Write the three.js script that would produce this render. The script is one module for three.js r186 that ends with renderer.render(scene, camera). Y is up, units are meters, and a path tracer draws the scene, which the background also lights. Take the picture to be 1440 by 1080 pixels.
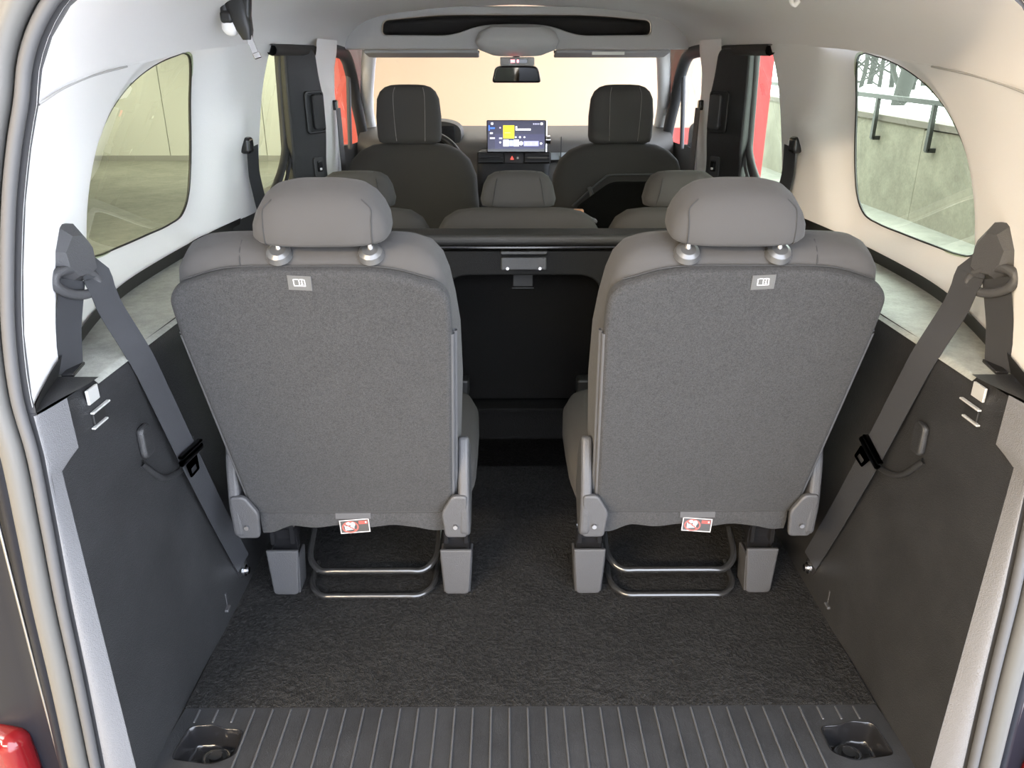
import * as THREE from 'three';
import { RoundedBoxGeometry } from 'three/addons/geometries/RoundedBoxGeometry.js';
import { mergeGeometries, mergeVertices } from 'three/addons/utils/BufferGeometryUtils.js';
import { RectAreaLightUniformsLib } from 'three/addons/lights/RectAreaLightUniformsLib.js';

RectAreaLightUniformsLib.init();
const V = (x, y, z) => new THREE.Vector3(x, y, z);
const D2R = Math.PI / 180;

// ---------------------------------------------------------------- camera, sky, lamps, exposure
const scene = new THREE.Scene();
const camera = new THREE.PerspectiveCamera(2 * Math.atan(540 / 1081) / D2R, 1440 / 1080, 0.05, 200);
camera.position.set(-0.045, 1.1, 0);
camera.rotation.order = 'YXZ';
camera.rotation.set(-22.15 * D2R, -0.424 * D2R, 0);
scene.add(camera);
const renderer = new THREE.WebGLRenderer({ antialias: true });
renderer.toneMapping = THREE.LinearToneMapping;
renderer.toneMappingExposure = 3.2;
renderer.shadowMap.enabled = true;
scene.background = new THREE.Color().setRGB(3.1, 3.35, 3.85);       // bright overcast winter sky
const WARM = new THREE.Color().setRGB(1.0, 0.80, 0.56), NEUTRAL = new THREE.Color().setRGB(1.0, 0.95, 0.86);
const LAMPS = [                                                      // fluorescent panels under the garage ceiling: x, z, length along x, length along z, strength, colour
  [-3.4, -2.2, 0.35, 2.6, 8, NEUTRAL], [-3.4, -7.5, 0.35, 2.6, 8, NEUTRAL], [-7.0, -4.5, 0.35, 2.6, 8, NEUTRAL], [-8.0, -14.6, 0.35, 2.6, 15, NEUTRAL], [-4.4, -14.6, 0.35, 2.6, 15, NEUTRAL], [-4.5, 0.4, 0.45, 2.6, 50, WARM],
  [0.0, -5.3, 2.6, 0.35, 3.0, NEUTRAL], [-2.6, 2.2, 2.6, 0.45, 85, WARM],
];

// ---------------------------------------------------------------- helpers
let seed = 7;
function rnd() { seed = (seed * 1664525 + 1013904223) >>> 0; return seed / 4294967296; }
const lerp = (a, b, t) => a + (b - a) * t;
const clamp = (t, a = 0, b = 1) => Math.min(b, Math.max(a, t));
const smooth = (t) => { t = clamp(t); return t * t * (3 - 2 * t); };
function interp(tab, v) {
  const up = tab[0][0] < tab[tab.length - 1][0];
  const T = up ? tab : [...tab].reverse();
  if (v <= T[0][0]) return T[0][1];
  for (let i = 1; i < T.length; i++) if (v <= T[i][0]) return lerp(T[i - 1][1], T[i][1], (v - T[i - 1][0]) / (T[i][0] - T[i - 1][0]));
  return T[T.length - 1][1];
}
function noiseTex(n, fn, srgb) {
  const d = new Uint8Array(n * n * 4);
  for (let j = 0; j < n; j++) for (let i = 0; i < n; i++) {
    const c = fn(i, j, n), k = (j * n + i) * 4;
    const q = Array.isArray(c) ? c : [c, c, c];
    d[k] = clamp(q[0]) * 255; d[k + 1] = clamp(q[1]) * 255; d[k + 2] = clamp(q[2]) * 255; d[k + 3] = 255;
  }
  const t = new THREE.DataTexture(d, n, n); t.wrapS = t.wrapT = THREE.RepeatWrapping; t.magFilter = t.minFilter = THREE.LinearFilter;
  if (srgb) t.colorSpace = THREE.SRGBColorSpace;
  t.needsUpdate = true; return t;
}
function latt(n) { const a = new Float32Array(n * n); for (let i = 0; i < n * n; i++) a[i] = rnd(); return (x, y) => {
  x = ((x % n) + n) % n; y = ((y % n) + n) % n;
  const i = Math.floor(x), j = Math.floor(y), fx = smooth(x - i), fy = smooth(y - j), i1 = (i + 1) % n, j1 = (j + 1) % n;
  return lerp(lerp(a[j * n + i], a[j * n + i1], fx), lerp(a[j1 * n + i], a[j1 * n + i1], fx), fy);
}; }
const l8 = latt(8), l32 = latt(32), l64 = latt(64), l128 = latt(128);
const fbm = (i, j, n) => 0.4 * l8(i / n * 8, j / n * 8) + 0.3 * l32(i / n * 32, j / n * 32) + 0.3 * l128(i / n * 128, j / n * 128);
const T = {
  fuzz: noiseTex(512, (i, j, n) => 0.25 * l64(i / n * 64, j / n * 64) + 0.35 * l128(i / n * 128, j / n * 128) + 0.4 * rnd()),
  fuzzColor: noiseTex(512, (i, j, n) => { const v = 0.55 + 0.28 * (fbm(i, j, n) - 0.5) + 1.0 * (0.5 * l128(i / n * 128, j / n * 128) + 0.5 * rnd() - 0.5); return v; }),
  feltColor: noiseTex(512, (i, j, n) => { const s = rnd(); return 0.60 + 0.10 * (fbm(i, j, n) - 0.5) + 0.70 * (0.8 * s + 0.2 * l128(i / n * 128, j / n * 128) - 0.5) + (s > 0.985 ? 0.14 : 0); }),
  weave: noiseTex(256, (i, j) => 0.5 + 0.25 * Math.sin(i * Math.PI / 2) * Math.cos(j * Math.PI / 2) + 0.3 * (rnd() - 0.5)),
  grain: noiseTex(256, (i, j, n) => 0.5 * l64(i / n * 64, j / n * 64) + 0.5 * l128(i / n * 128, j / n * 128)),
  patch: noiseTex(256, (i, j, n) => 0.72 + 0.5 * (fbm(i, j, n) - 0.5)),
  concrete: noiseTex(512, (i, j, n) => { const f = fbm(i, j, n); return 0.70 + 0.45 * (f - 0.5) + 0.08 * (rnd() - 0.5); }),
};
const rep = (t, r) => { const c = t.clone(); c.repeat.set(r, r); c.needsUpdate = true; return c; };
const RGB = (r, g, b) => new THREE.Color().setRGB(r, g, b);
function M(r, g, b, rough, o = {}) { return new THREE.MeshPhysicalMaterial({ color: RGB(r, g, b), roughness: rough, side: THREE.DoubleSide, ...o }); }
const bumpGrain = rep(T.grain, 14), bumpWeave = rep(T.weave, 22), bumpFuzz = rep(T.fuzz, 5);
const mat = {
  carpet: M(0.021, 0.0206, 0.020, 1, { specularIntensity: 0.4, map: rep(T.fuzzColor, 1.7), bumpMap: rep(T.fuzz, 1.7), bumpScale: 0.008 }),
  felt: M(0.039, 0.039, 0.0396, 1, { map: rep(T.feltColor, 2.4), bumpMap: rep(T.fuzz, 6), bumpScale: 0.0008 }),
  feltBlack: M(0.004, 0.0038, 0.0036, 1, { specularIntensity: 0.3, bumpMap: bumpFuzz, bumpScale: 0.0015 }),
  fabric: M(0.040, 0.038, 0.0365, 0.95, { bumpMap: bumpWeave, bumpScale: 0.0005, sheen: 0.25, sheenRoughness: 0.6, sheenColor: RGB(0.3, 0.3, 0.3) }),
  fabricDark: M(0.036, 0.033, 0.031, 0.95, { bumpMap: bumpWeave, bumpScale: 0.0005 }),
  stitch: M(0.02, 0.02, 0.02, 0.9),
  piping: M(0.22, 0.20, 0.19, 0.8),
  binding: M(0.055, 0.055, 0.057, 0.9, { bumpMap: bumpWeave, bumpScale: 0.0006 }),
  plastic: M(0.024, 0.0245, 0.026, 0.5, { bumpMap: bumpGrain, bumpScale: 0.0006, map: rep(T.patch, 1.3) }),
  plasticGrey: M(0.044, 0.044, 0.046, 0.5, { bumpMap: bumpGrain, bumpScale: 0.0005 }),
  plasticFrame: M(0.115, 0.115, 0.119, 0.5, { bumpMap: bumpGrain, bumpScale: 0.0006 }),
  plasticBlack: M(0.013, 0.013, 0.013, 0.55, { bumpMap: bumpGrain, bumpScale: 0.0006 }),
  black: M(0.012, 0.012, 0.012, 0.45),
  gloss: M(0.010, 0.010, 0.011, 0.18),
  trim: M(0.82, 0.81, 0.80, 0.5, { bumpMap: bumpGrain, bumpScale: 0.0003 }),
  ledge: M(0.40, 0.41, 0.37, 0.55, { map: rep(T.patch, 3), bumpMap: bumpGrain, bumpScale: 0.0005 }),
  headliner: M(0.80, 0.78, 0.77, 1, { bumpMap: bumpWeave, bumpScale: 0.0004 }),
  header: M(0.42, 0.41, 0.40, 0.75, { bumpMap: bumpGrain, bumpScale: 0.0004 }),
  webbing: M(0.022, 0.023, 0.026, 0.55, { bumpMap: rep(T.weave, 60), bumpScale: 0.0004 }),
  chrome: M(0.75, 0.75, 0.77, 0.18, { metalness: 1 }),
  steel: M(0.35, 0.35, 0.36, 0.35, { metalness: 1 }),
  satin: M(0.016, 0.016, 0.016, 0.22, { clearcoat: 0.6, clearcoatRoughness: 0.15 }),
  guide: M(0.09, 0.09, 0.09, 0.3, { metalness: 0.4 }),
  rubber: M(0.055, 0.055, 0.057, 0.6),
  rubberDark: M(0.03, 0.03, 0.032, 0.6),
  sillPlastic: M(0.028, 0.029, 0.031, 0.42, { map: rep(T.patch, 2), bumpMap: bumpGrain, bumpScale: 0.0004 }),
  scuff: M(0.052, 0.053, 0.055, 0.4),
  paint: M(0.008, 0.009, 0.013, 0.42, { specularIntensity: 0.25 }),
  tintGlass: M(0.72, 0.79, 0.61, 0, { transmission: 1, thickness: 0 }),
  clearGlass: M(0.96, 0.97, 0.95, 0, { transmission: 1, thickness: 0 }),
  mirror: M(0.8, 0.8, 0.8, 0.03, { metalness: 1 }),
  redLens: M(0.11, 0.005, 0.007, 0.12),
  lensClear: M(0.22, 0.12, 0.08, 0.12),
};
function muv(g) {   // uv in metres from the main direction each triangle faces
  g = g.index ? g.toNonIndexed() : g;
  const p = g.attributes.position, n = p.count, uv = new Float32Array(n * 2), a = V(), b = V(), c = V();
  for (let i = 0; i < n; i += 3) {
    a.fromBufferAttribute(p, i); b.fromBufferAttribute(p, i + 1); c.fromBufferAttribute(p, i + 2);
    const nn = b.clone().sub(a).cross(c.clone().sub(a)), ax = Math.abs(nn.x), ay = Math.abs(nn.y), az = Math.abs(nn.z);
    [a, b, c].forEach((q, k) => {
      const [u, v] = ax >= ay && ax >= az ? [q.z, q.y] : ay >= az ? [q.x, q.z] : [q.x, q.y];
      uv[(i + k) * 2] = u; uv[(i + k) * 2 + 1] = v;
    });
  }
  g.setAttribute('uv', new THREE.BufferAttribute(uv, 2));
  return g;
}
const names = {};
function numbered(n) { names[n] = (names[n] ?? 0) + 1; return names[n] === 1 ? n : n + '_' + String(names[n] - 1).padStart(3, '0'); }
function mesh(name, geo, m, keepUV) {
  const o = new THREE.Mesh(keepUV ? geo : muv(geo), m); o.name = name; o.castShadow = o.receiveShadow = true; return o;
}
function part(parent, name, geo, m, label, keepUV) { const o = mesh(name, geo, m, keepUV); if (label) o.userData.label = label; parent.add(o); return o; }
function thing(name, label, category, pos = [0, 0, 0], group) {
  const o = new THREE.Group(); o.name = numbered(name); o.position.set(...pos); o.userData = { label, category };
  if (group) o.userData.group = group;
  scene.add(o); return o;
}
function struct(name, geo, m, label, category) {
  const o = geo ? mesh(name, geo, m) : new THREE.Group(); o.name = numbered(name); o.userData = { label, category, kind: 'structure' }; scene.add(o); return o;
}
function single(name, geo, m, label, category, group) { const o = mesh(numbered(name), geo, m); o.userData = { label, category }; if (group) o.userData.group = group; scene.add(o); return o; }
const tr = (g, x = 0, y = 0, z = 0, rx = 0, ry = 0, rz = 0) => { g.applyMatrix4(new THREE.Matrix4().compose(V(x, y, z), new THREE.Quaternion().setFromEuler(new THREE.Euler(rx, ry, rz)), V(1, 1, 1))); return g; };
const rb = (w, h, d, r = 0.004, x = 0, y = 0, z = 0, rx = 0, ry = 0, rz = 0) => tr(new RoundedBoxGeometry(w, h, d, 3, Math.min(r, w / 2.01, h / 2.01, d / 2.01)), x, y, z, rx, ry, rz);
const box = (x0, x1, y0, y1, z0, z1) => tr(new THREE.BoxGeometry(Math.abs(x1 - x0), Math.abs(y1 - y0), Math.abs(z1 - z0)), (x0 + x1) / 2, (y0 + y1) / 2, (z0 + z1) / 2);
const cyl = (r, h, x, y, z, rx = 0, ry = 0, rz = 0, r2 = r, n = 24) => tr(new THREE.CylinderGeometry(r2, r, h, n), x, y, z, rx, ry, rz);
function tube(pts, r, n = 48, m = 10, closed = false, tension = 0.5) { return new THREE.TubeGeometry(new THREE.CatmullRomCurve3(pts.map((p) => Array.isArray(p) ? V(...p) : p), closed, 'catmullrom', tension), n, r, m, closed); }
const plainMerge = (list) => { const l = list.map((g) => { g = g.index ? g.toNonIndexed() : g.clone(); for (const k of Object.keys(g.attributes)) if (k !== 'position' && k !== 'normal') g.deleteAttribute(k); return g; }); return mergeGeometries(l); };
function gridGeo(P, nu, nv, closedU) {   // P[i][j] points
  const pos = [], idx = [];
  for (let i = 0; i < nu; i++) for (let j = 0; j < nv; j++) pos.push(P[i][j].x, P[i][j].y, P[i][j].z);
  const iu = closedU ? nu : nu - 1;
  for (let i = 0; i < iu; i++) for (let j = 0; j < nv - 1; j++) {
    const a = i * nv + j, b = ((i + 1) % nu) * nv + j; idx.push(a, b, a + 1, b, b + 1, a + 1);
  }
  const g = new THREE.BufferGeometry(); g.setAttribute('position', new THREE.Float32BufferAttribute(pos, 3)); g.setIndex(idx); g.computeVertexNormals(); return g;
}
function sheet(fn, nu, nv) { const P = []; for (let i = 0; i <= nu; i++) { P.push([]); for (let j = 0; j <= nv; j++) P[i].push(fn(i / nu, j / nv)); } return gridGeo(P, nu + 1, nv + 1); }
function loft(rings, caps = true) {      // rings of Vector3, each closed
  const n = rings[0].length, P = [];
  for (let i = 0; i < n; i++) P.push(rings.map((r) => r[i]));
  const body = gridGeo(P, n, rings.length, true);
  if (!caps) return body;
  const cap = (r, flip) => {
    const c = r.reduce((a, p) => a.add(p), V(0, 0, 0)).multiplyScalar(1 / n), pos = [];
    for (let i = 0; i < n; i++) { const q = [c, r[i], r[(i + 1) % n]]; if (flip) q.reverse(); q.forEach((p) => pos.push(p.x, p.y, p.z)); }
    const g = new THREE.BufferGeometry(); g.setAttribute('position', new THREE.Float32BufferAttribute(pos, 3)); g.computeVertexNormals(); return g;
  };
  return plainMerge([body, cap(rings[0], true), cap(rings[rings.length - 1], false)]);
}
function seRing(y, hw, hd, cx = 0, cz = 0, e = 4, N = 44, flare = 0) {   // superellipse ring at height y; flare widens the -z side
  const r = [];
  for (let i = 0; i < N; i++) {
    const t = i / N * Math.PI * 2, c = Math.cos(t), s = Math.sin(t), zz = Math.sign(s) * Math.abs(s) ** (2 / e);
    r.push(V(cx + (hw + flare * (0.5 - zz / 2)) * Math.sign(c) * Math.abs(c) ** (2 / e), y, cz + hd * zz));
  }
  return r;
}
function roundPoly(pts, rad) {           // polygon [x,y,(r)] -> Shape with rounded corners
  const s = new THREE.Shape(), n = pts.length;
  for (let i = 0; i < n; i++) {
    const p = new THREE.Vector2(pts[i][0], pts[i][1]), a = new THREE.Vector2(...pts[(i + n - 1) % n].slice(0, 2)), b = new THREE.Vector2(...pts[(i + 1) % n].slice(0, 2));
    const r = Math.min(pts[i][2] ?? rad, p.distanceTo(a) * 0.49, p.distanceTo(b) * 0.49);
    const p0 = p.clone().add(a.sub(p).setLength(r)), p1 = p.clone().add(b.sub(p).setLength(r));
    if (i === 0) s.moveTo(p0.x, p0.y); else s.lineTo(p0.x, p0.y);
    s.quadraticCurveTo(p.x, p.y, p1.x, p1.y);
  }
  s.closePath(); return s;
}
function ext(shape, depth, bevel = 0.003, seg = 3, curve = 10) {   // extruded towards +z, front face at z = depth
  const b = Math.min(bevel, depth / 2.05);
  return tr(new THREE.ExtrudeGeometry(shape, { depth: depth - 2 * b, bevelEnabled: b > 0, bevelThickness: b, bevelSize: b, bevelOffset: -b, bevelSegments: seg, curveSegments: curve }), 0, 0, b);
}
const rrShape = (w, h, r, x = 0, y = 0) => roundPoly([[x - w / 2, y - h / 2], [x + w / 2, y - h / 2], [x + w / 2, y + h / 2], [x - w / 2, y + h / 2]], r);
function ribbon(pts, w, t, nrm, n = 40) {  // flat band along a curve; nrm = the way its face points
  const c = new THREE.CatmullRomCurve3(pts.map((p) => V(...p)), false, 'catmullrom', 0.3), rings = [];
  for (let i = 0; i <= n; i++) {
    const p = c.getPointAt(i / n), d = c.getTangentAt(i / n), N = typeof nrm === 'function' ? nrm(i / n) : nrm, side = d.clone().cross(N).normalize(), up = side.clone().cross(d).normalize();
    rings.push([[-1, -1], [1, -1], [1, 1], [-1, 1]].map(([a, b]) => p.clone().addScaledVector(side, a * w / 2).addScaledVector(up, b * t / 2)));
  }
  const flat = [];
  for (let k = 0; k < 4; k++) flat.push(gridGeo([rings.map((r) => r[k]), rings.map((r) => r[(k + 1) % 4])], 2, n + 1));
  return plainMerge(flat);
}

// ---------------------------------------------------------------- shape of the car's inside (half widths in metres)
const XB = [[-0.9, 0.650], [-1.0, 0.688], [-1.15, 0.735], [-1.4, 0.800], [-1.6, 0.826], [-2.0, 0.832], [-2.37, 0.812], [-2.66, 0.80], [-3.04, 0.785], [-3.9, 0.75], [-4.3, 0.72]];
const TT = [[0.0, 0.0], [0.70, 0.0], [0.80, 0.010], [0.90, 0.030], [1.0, 0.055], [1.10, 0.090], [1.15, 0.120], [1.2, 0.17]];
const HS = [[-0.9, 1.065], [-1.2, 1.088], [-1.6, 1.115], [-1.85, 1.140], [-2.3, 1.165], [-3.0, 1.18], [-3.6, 1.195]];
function cubic(tab) {                   // smooth curve through the table's points
  const Q = tab[0][0] < tab[tab.length - 1][0] ? tab : [...tab].reverse(), n = Q.length;
  const m = Q.map((_, i) => { const a = Q[Math.max(0, i - 1)], b = Q[Math.min(n - 1, i + 1)]; return (b[1] - a[1]) / (b[0] - a[0]); });
  return (v) => {
    if (v <= Q[0][0]) return Q[0][1]; if (v >= Q[n - 1][0]) return Q[n - 1][1];
    let i = 1; while (Q[i][0] < v) i++;
    const h = Q[i][0] - Q[i - 1][0], t = (v - Q[i - 1][0]) / h, t2 = t * t, t3 = t2 * t;
    return (2 * t3 - 3 * t2 + 1) * Q[i - 1][1] + (t3 - 2 * t2 + t) * h * m[i - 1] + (3 * t2 - 2 * t3) * Q[i][1] + (t3 - t2) * h * m[i];
  };
}
const xb = cubic(XB), tt = cubic(TT), hs = cubic(HS);
const XS = (z, h) => xb(z) - tt(h - (hs(z) - 1.10) * smooth((h - 0.7) / 0.4));
const OPEN = [[0.69, -0.06], [0.682, 0.08], [0.672, 0.26], [0.666, 0.40], [0.658, 0.52], [0.651, 0.635], ...[0.716, 0.80, 0.88, 0.96, 1.02, 1.065].map((h) => [XS(-0.902, h) + 0.002, h]), [0.550, 1.103], [0.532, 1.135], [0.506, 1.165], [0.47, 1.19], [0.425, 1.21], [0.37, 1.226], [0.30, 1.238], [0.2, 1.25], [0, 1.272]];

// ---------------------------------------------------------------- garage around the car
const GY = -0.62;
struct('snowy_yard', box(-0.6, 5.0, GY - 0.2, GY + 0.001, 1.0, 14), M(0.80, 0.82, 0.85, 0.9), 'snow covered yard behind the open tailgate', 'ground');
struct('garage_floor', box(-13, 5.0, GY - 0.2, GY, -17, 9), M(0.30, 0.295, 0.26, 0.75, { map: rep(T.concrete, 0.3), bumpMap: rep(T.concrete, 1), bumpScale: 0.002 }), 'smooth grey concrete floor of the parking garage', 'floor');
const gw = M(0.60, 0.59, 0.545, 0.85);
{
  const w = struct('garage_wall', null, null, 'pale painted far wall of the garage with vertical panel joints', 'wall');
  for (let k = 0; k < 6; k++) part(w, 'wall_panel', box(-13 + k * 2.0 + 0.008, -13 + (k + 1) * 2.0 - 0.008, GY, 2.2, -17.0, -16.6 - 0.001 * (k % 2)), gw);
  part(w, 'skirting', box(-13, -1, GY, GY + 0.1, -16.6, -16.58), M(0.3, 0.29, 0.27, 0.8));
}
struct('garage_wall', box(-13, -0.6, GY, 2.2, 4.6, 4.8), gw, 'plain pale garage wall behind the car', 'wall');
struct('garage_wall', box(-13.2, -13, GY, 2.2, -17, 9), gw, 'plain pale wall along the far side of the garage', 'wall');
{
  const c = struct('garage_ceiling', null, null, 'plain concrete ceiling slab of the garage', 'ceiling'), cm = M(0.62, 0.60, 0.56, 0.9);
  part(c, 'slab', box(-13.2, 1.7, 2.2, 2.4, -17, 0.3), cm); part(c, 'slab', box(-13.2, -1.0, 2.2, 2.4, 0.3, 9), cm);
}
{
  const w = struct('front_wall', null, null, 'cream and red painted wall facing the front of the car', 'wall');
  part(w, 'cream_panel', box(-1.37, 2.02, GY, 2.2, -7.6, -7.4), M(0.56, 0.43, 0.30, 0.85), 'cream painted wall panel');
  part(w, 'red_panel', box(-1.98, -1.37, GY, 2.2, -7.6, -7.39), M(0.62, 0.10, 0.06, 0.7), 'red painted wall strip');
  part(w, 'red_panel', box(2.02, 2.34, GY, 2.2, -7.6, -7.39), M(0.55, 0.045, 0.055, 0.7), 'red painted wall strip');
  part(w, 'red_band', box(-1.37, 2.02, GY, 0.62, -7.4, -7.385), M(0.55, 0.06, 0.05, 0.7), 'red painted band along the foot');
}
for (const [x, z, w, l, s, tone] of LAMPS) {
  const t = thing('ceiling_lamp', w > l ? (z > 0 ? 'long warm lamp under the ceiling behind the car' : 'long pale lamp above the cream wall') : 'long fluorescent lamp under the garage ceiling', 'lamp', [x, 2.2, z], w > l ? undefined : 'garage ceiling lamps');
  part(t, 'housing', rb(w + 0.06, 0.06, l + 0.06, 0.01, 0, -0.03, 0), M(0.7, 0.7, 0.7, 0.6));
  part(t, 'diffuser', rb(w, 0.02, l, 0.005, 0, -0.066, 0), M(0.9, 0.9, 0.9, 0.6, { emissive: tone.clone(), emissiveIntensity: 2.0 }));
  const L = new THREE.RectAreaLight(tone, s, w, l); L.position.set(0, -0.082, 0); L.rotation.x = -Math.PI / 2; t.add(L);
}
// parapet of the ramp, its hand rail, and the snowy ground beyond
{
  const g = new THREE.Group();
  const p = struct('ramp_wall', null, null, 'beige concrete parapet wall along the ramp outside', 'wall');
  const conc = M(0.31, 0.29, 0.23, 0.9, { map: rep(T.concrete, 0.4), bumpMap: rep(T.concrete, 2), bumpScale: 0.003 });
  for (let k = 0; k < 6; k++) {
    const z0 = 4 - k * 3.4, z1 = z0 - 3.39, h = 0.36 + 0.019 * 0;
    const y0 = 0.455 + (-(z0 + z1) / 2 - 8.4) * 0.02;
    part(p, 'wall_panel', tr(new THREE.BoxGeometry(0.2, y0 - GY + 0.1, 3.39), 5.05, (y0 + GY - 0.1) / 2, (z0 + z1) / 2, 0.0, 0, 0), conc);
  }
  part(p, 'coping', tr(new THREE.BoxGeometry(0.26, 0.07, 21), 5.05, 0.44, -6.2, 0.02, 0, 0), M(0.17, 0.15, 0.13, 0.9));
  const r = thing('hand_rail', 'dark grey steel hand rail on bent brackets along the ramp wall', 'railing', [4.86, 0.5, -8]);
  const rm = M(0.02, 0.021, 0.018, 0.45, { metalness: 0.4 });
  part(r, 'rail', tr(rb(0.04, 0.06, 20, 0.008), 0, 0.20, 1.5, 0.022, 0, 0), rm);
  for (let k = 0; k < 11; k++) {
    const z = -4.2 + k * 1.45, y = 0.20 - (z - 1.5) * 0.022;
    part(r, 'bracket', plainMerge([rb(0.045, 0.52, 0.07, 0.006, 0, y - 0.27, z), rb(0.12, 0.05, 0.07, 0.006, 0.05, y - 0.52, z)]), rm);
  }
  struct('snow_ground', box(5.15, 70, -0.2, 0.30, -80, 12), M(0.86, 0.88, 0.9, 0.9, { bumpMap: rep(T.concrete, 0.3), bumpScale: 0.03 }), 'flat snow covered ground beyond the ramp wall', 'ground');
}
// bare winter trees and snow-covered cars past the parapet
{
  const bark = M(0.045, 0.045, 0.042, 0.95), snow = M(0.86, 0.88, 0.9, 0.8);
  function tree(x, z, h, r, label) {
    const t = thing('bare_tree', label, 'tree', [x, 0.28, z], 'bare trees beyond the snow');
    const tw = [];
    part(t, 'trunk', tube([[0, -0.1, 0], [0.05 * h * (rnd() - 0.5), h * 0.3, 0.03 * h], [0.05 * h * (rnd() - 0.5), h * 0.65, 0], [0, h, 0.05 * h]], r, 14, 8), bark);
    for (let k = 0; k < 9; k++) {
      const a = rnd() * 6.28, y = h * (0.06 + 0.085 * k), l = h * (0.34 - 0.02 * k) * (0.7 + 0.6 * rnd()), e = [Math.cos(a) * l, y + l * 0.75, Math.sin(a) * l];
      const b = part(t, 'branch', tube([[0, y, 0], [e[0] * 0.45, y + l * 0.25, e[2] * 0.45], e], r * 0.34, 10, 6), bark);
      for (let q = 0; q < 4; q++) {
        const f = 0.35 + 0.16 * q, s = [e[0] * f, y + l * 0.72 * f, e[2] * f], a2 = a + (rnd() - 0.5) * 2.4, m = l * 0.45;
        tw.push(tube([s, [s[0] + Math.cos(a2) * m * 0.5, s[1] + m * 0.5, s[2] + Math.sin(a2) * m * 0.5], [s[0] + Math.cos(a2) * m, s[1] + m * 1.1, s[2] + Math.sin(a2) * m]], r * 0.12, 6, 4));
      }
    }
    const o = part(t, 'twigs', plainMerge(tw), bark); o.userData.kind = 'stuff';
  }
  const at = (px, zc) => [-0.045 + ((px - 720) / 1081 + 0.0074) * zc, -zc * 1.08];   // where a pixel column meets a given distance
  tree(...at(1274, 19), 6, 0.20, 'thick bare tree trunk standing behind the snow mounds');
  const bg = [[1203, 30, 5, 0.10], [1216, 39, 4, 0.12], [1243, 33, 3.5, 0.09], [1260, 40, 4.5, 0.14], [1290, 35, 4.5, 0.13], [1306, 44, 7, 0.2], [1322, 30, 4, 0.12], [1344, 38, 6, 0.15], [1228, 50, 6, 0.2], [1280, 58, 7, 0.22], [1185, 46, 7, 0.2], [1372, 32, 6, 0.15]];
  for (const [px, zc, h, r] of bg) tree(...at(px, zc), h, r, 'slender bare winter tree far behind the snow mounds');
  function mound(px, zc, w, h, label) {
    const [x, z] = at(px, zc), g = new THREE.SphereGeometry(1, 28, 18), p = g.attributes.position;
    for (let i = 0; i < p.count; i++) { const k = 1 + 0.10 * Math.sin(p.getX(i) * 5 + px) * Math.cos(p.getZ(i) * 4); p.setXYZ(i, p.getX(i) * w * k, 0.30 + p.getY(i) * h * k, p.getZ(i) * w * 0.8 * k); }
    g.computeVertexNormals(); const o = single('snow_mound', g, snow, label, 'snow'); o.position.set(x, 0, z);
  }
  mound(1235, 22, 0.62, 0.40, 'low round snow mound beside the thick tree trunk');
  mound(1318, 14, 0.48, 0.36, 'larger snow mound right behind the hand rail');
}

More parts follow.
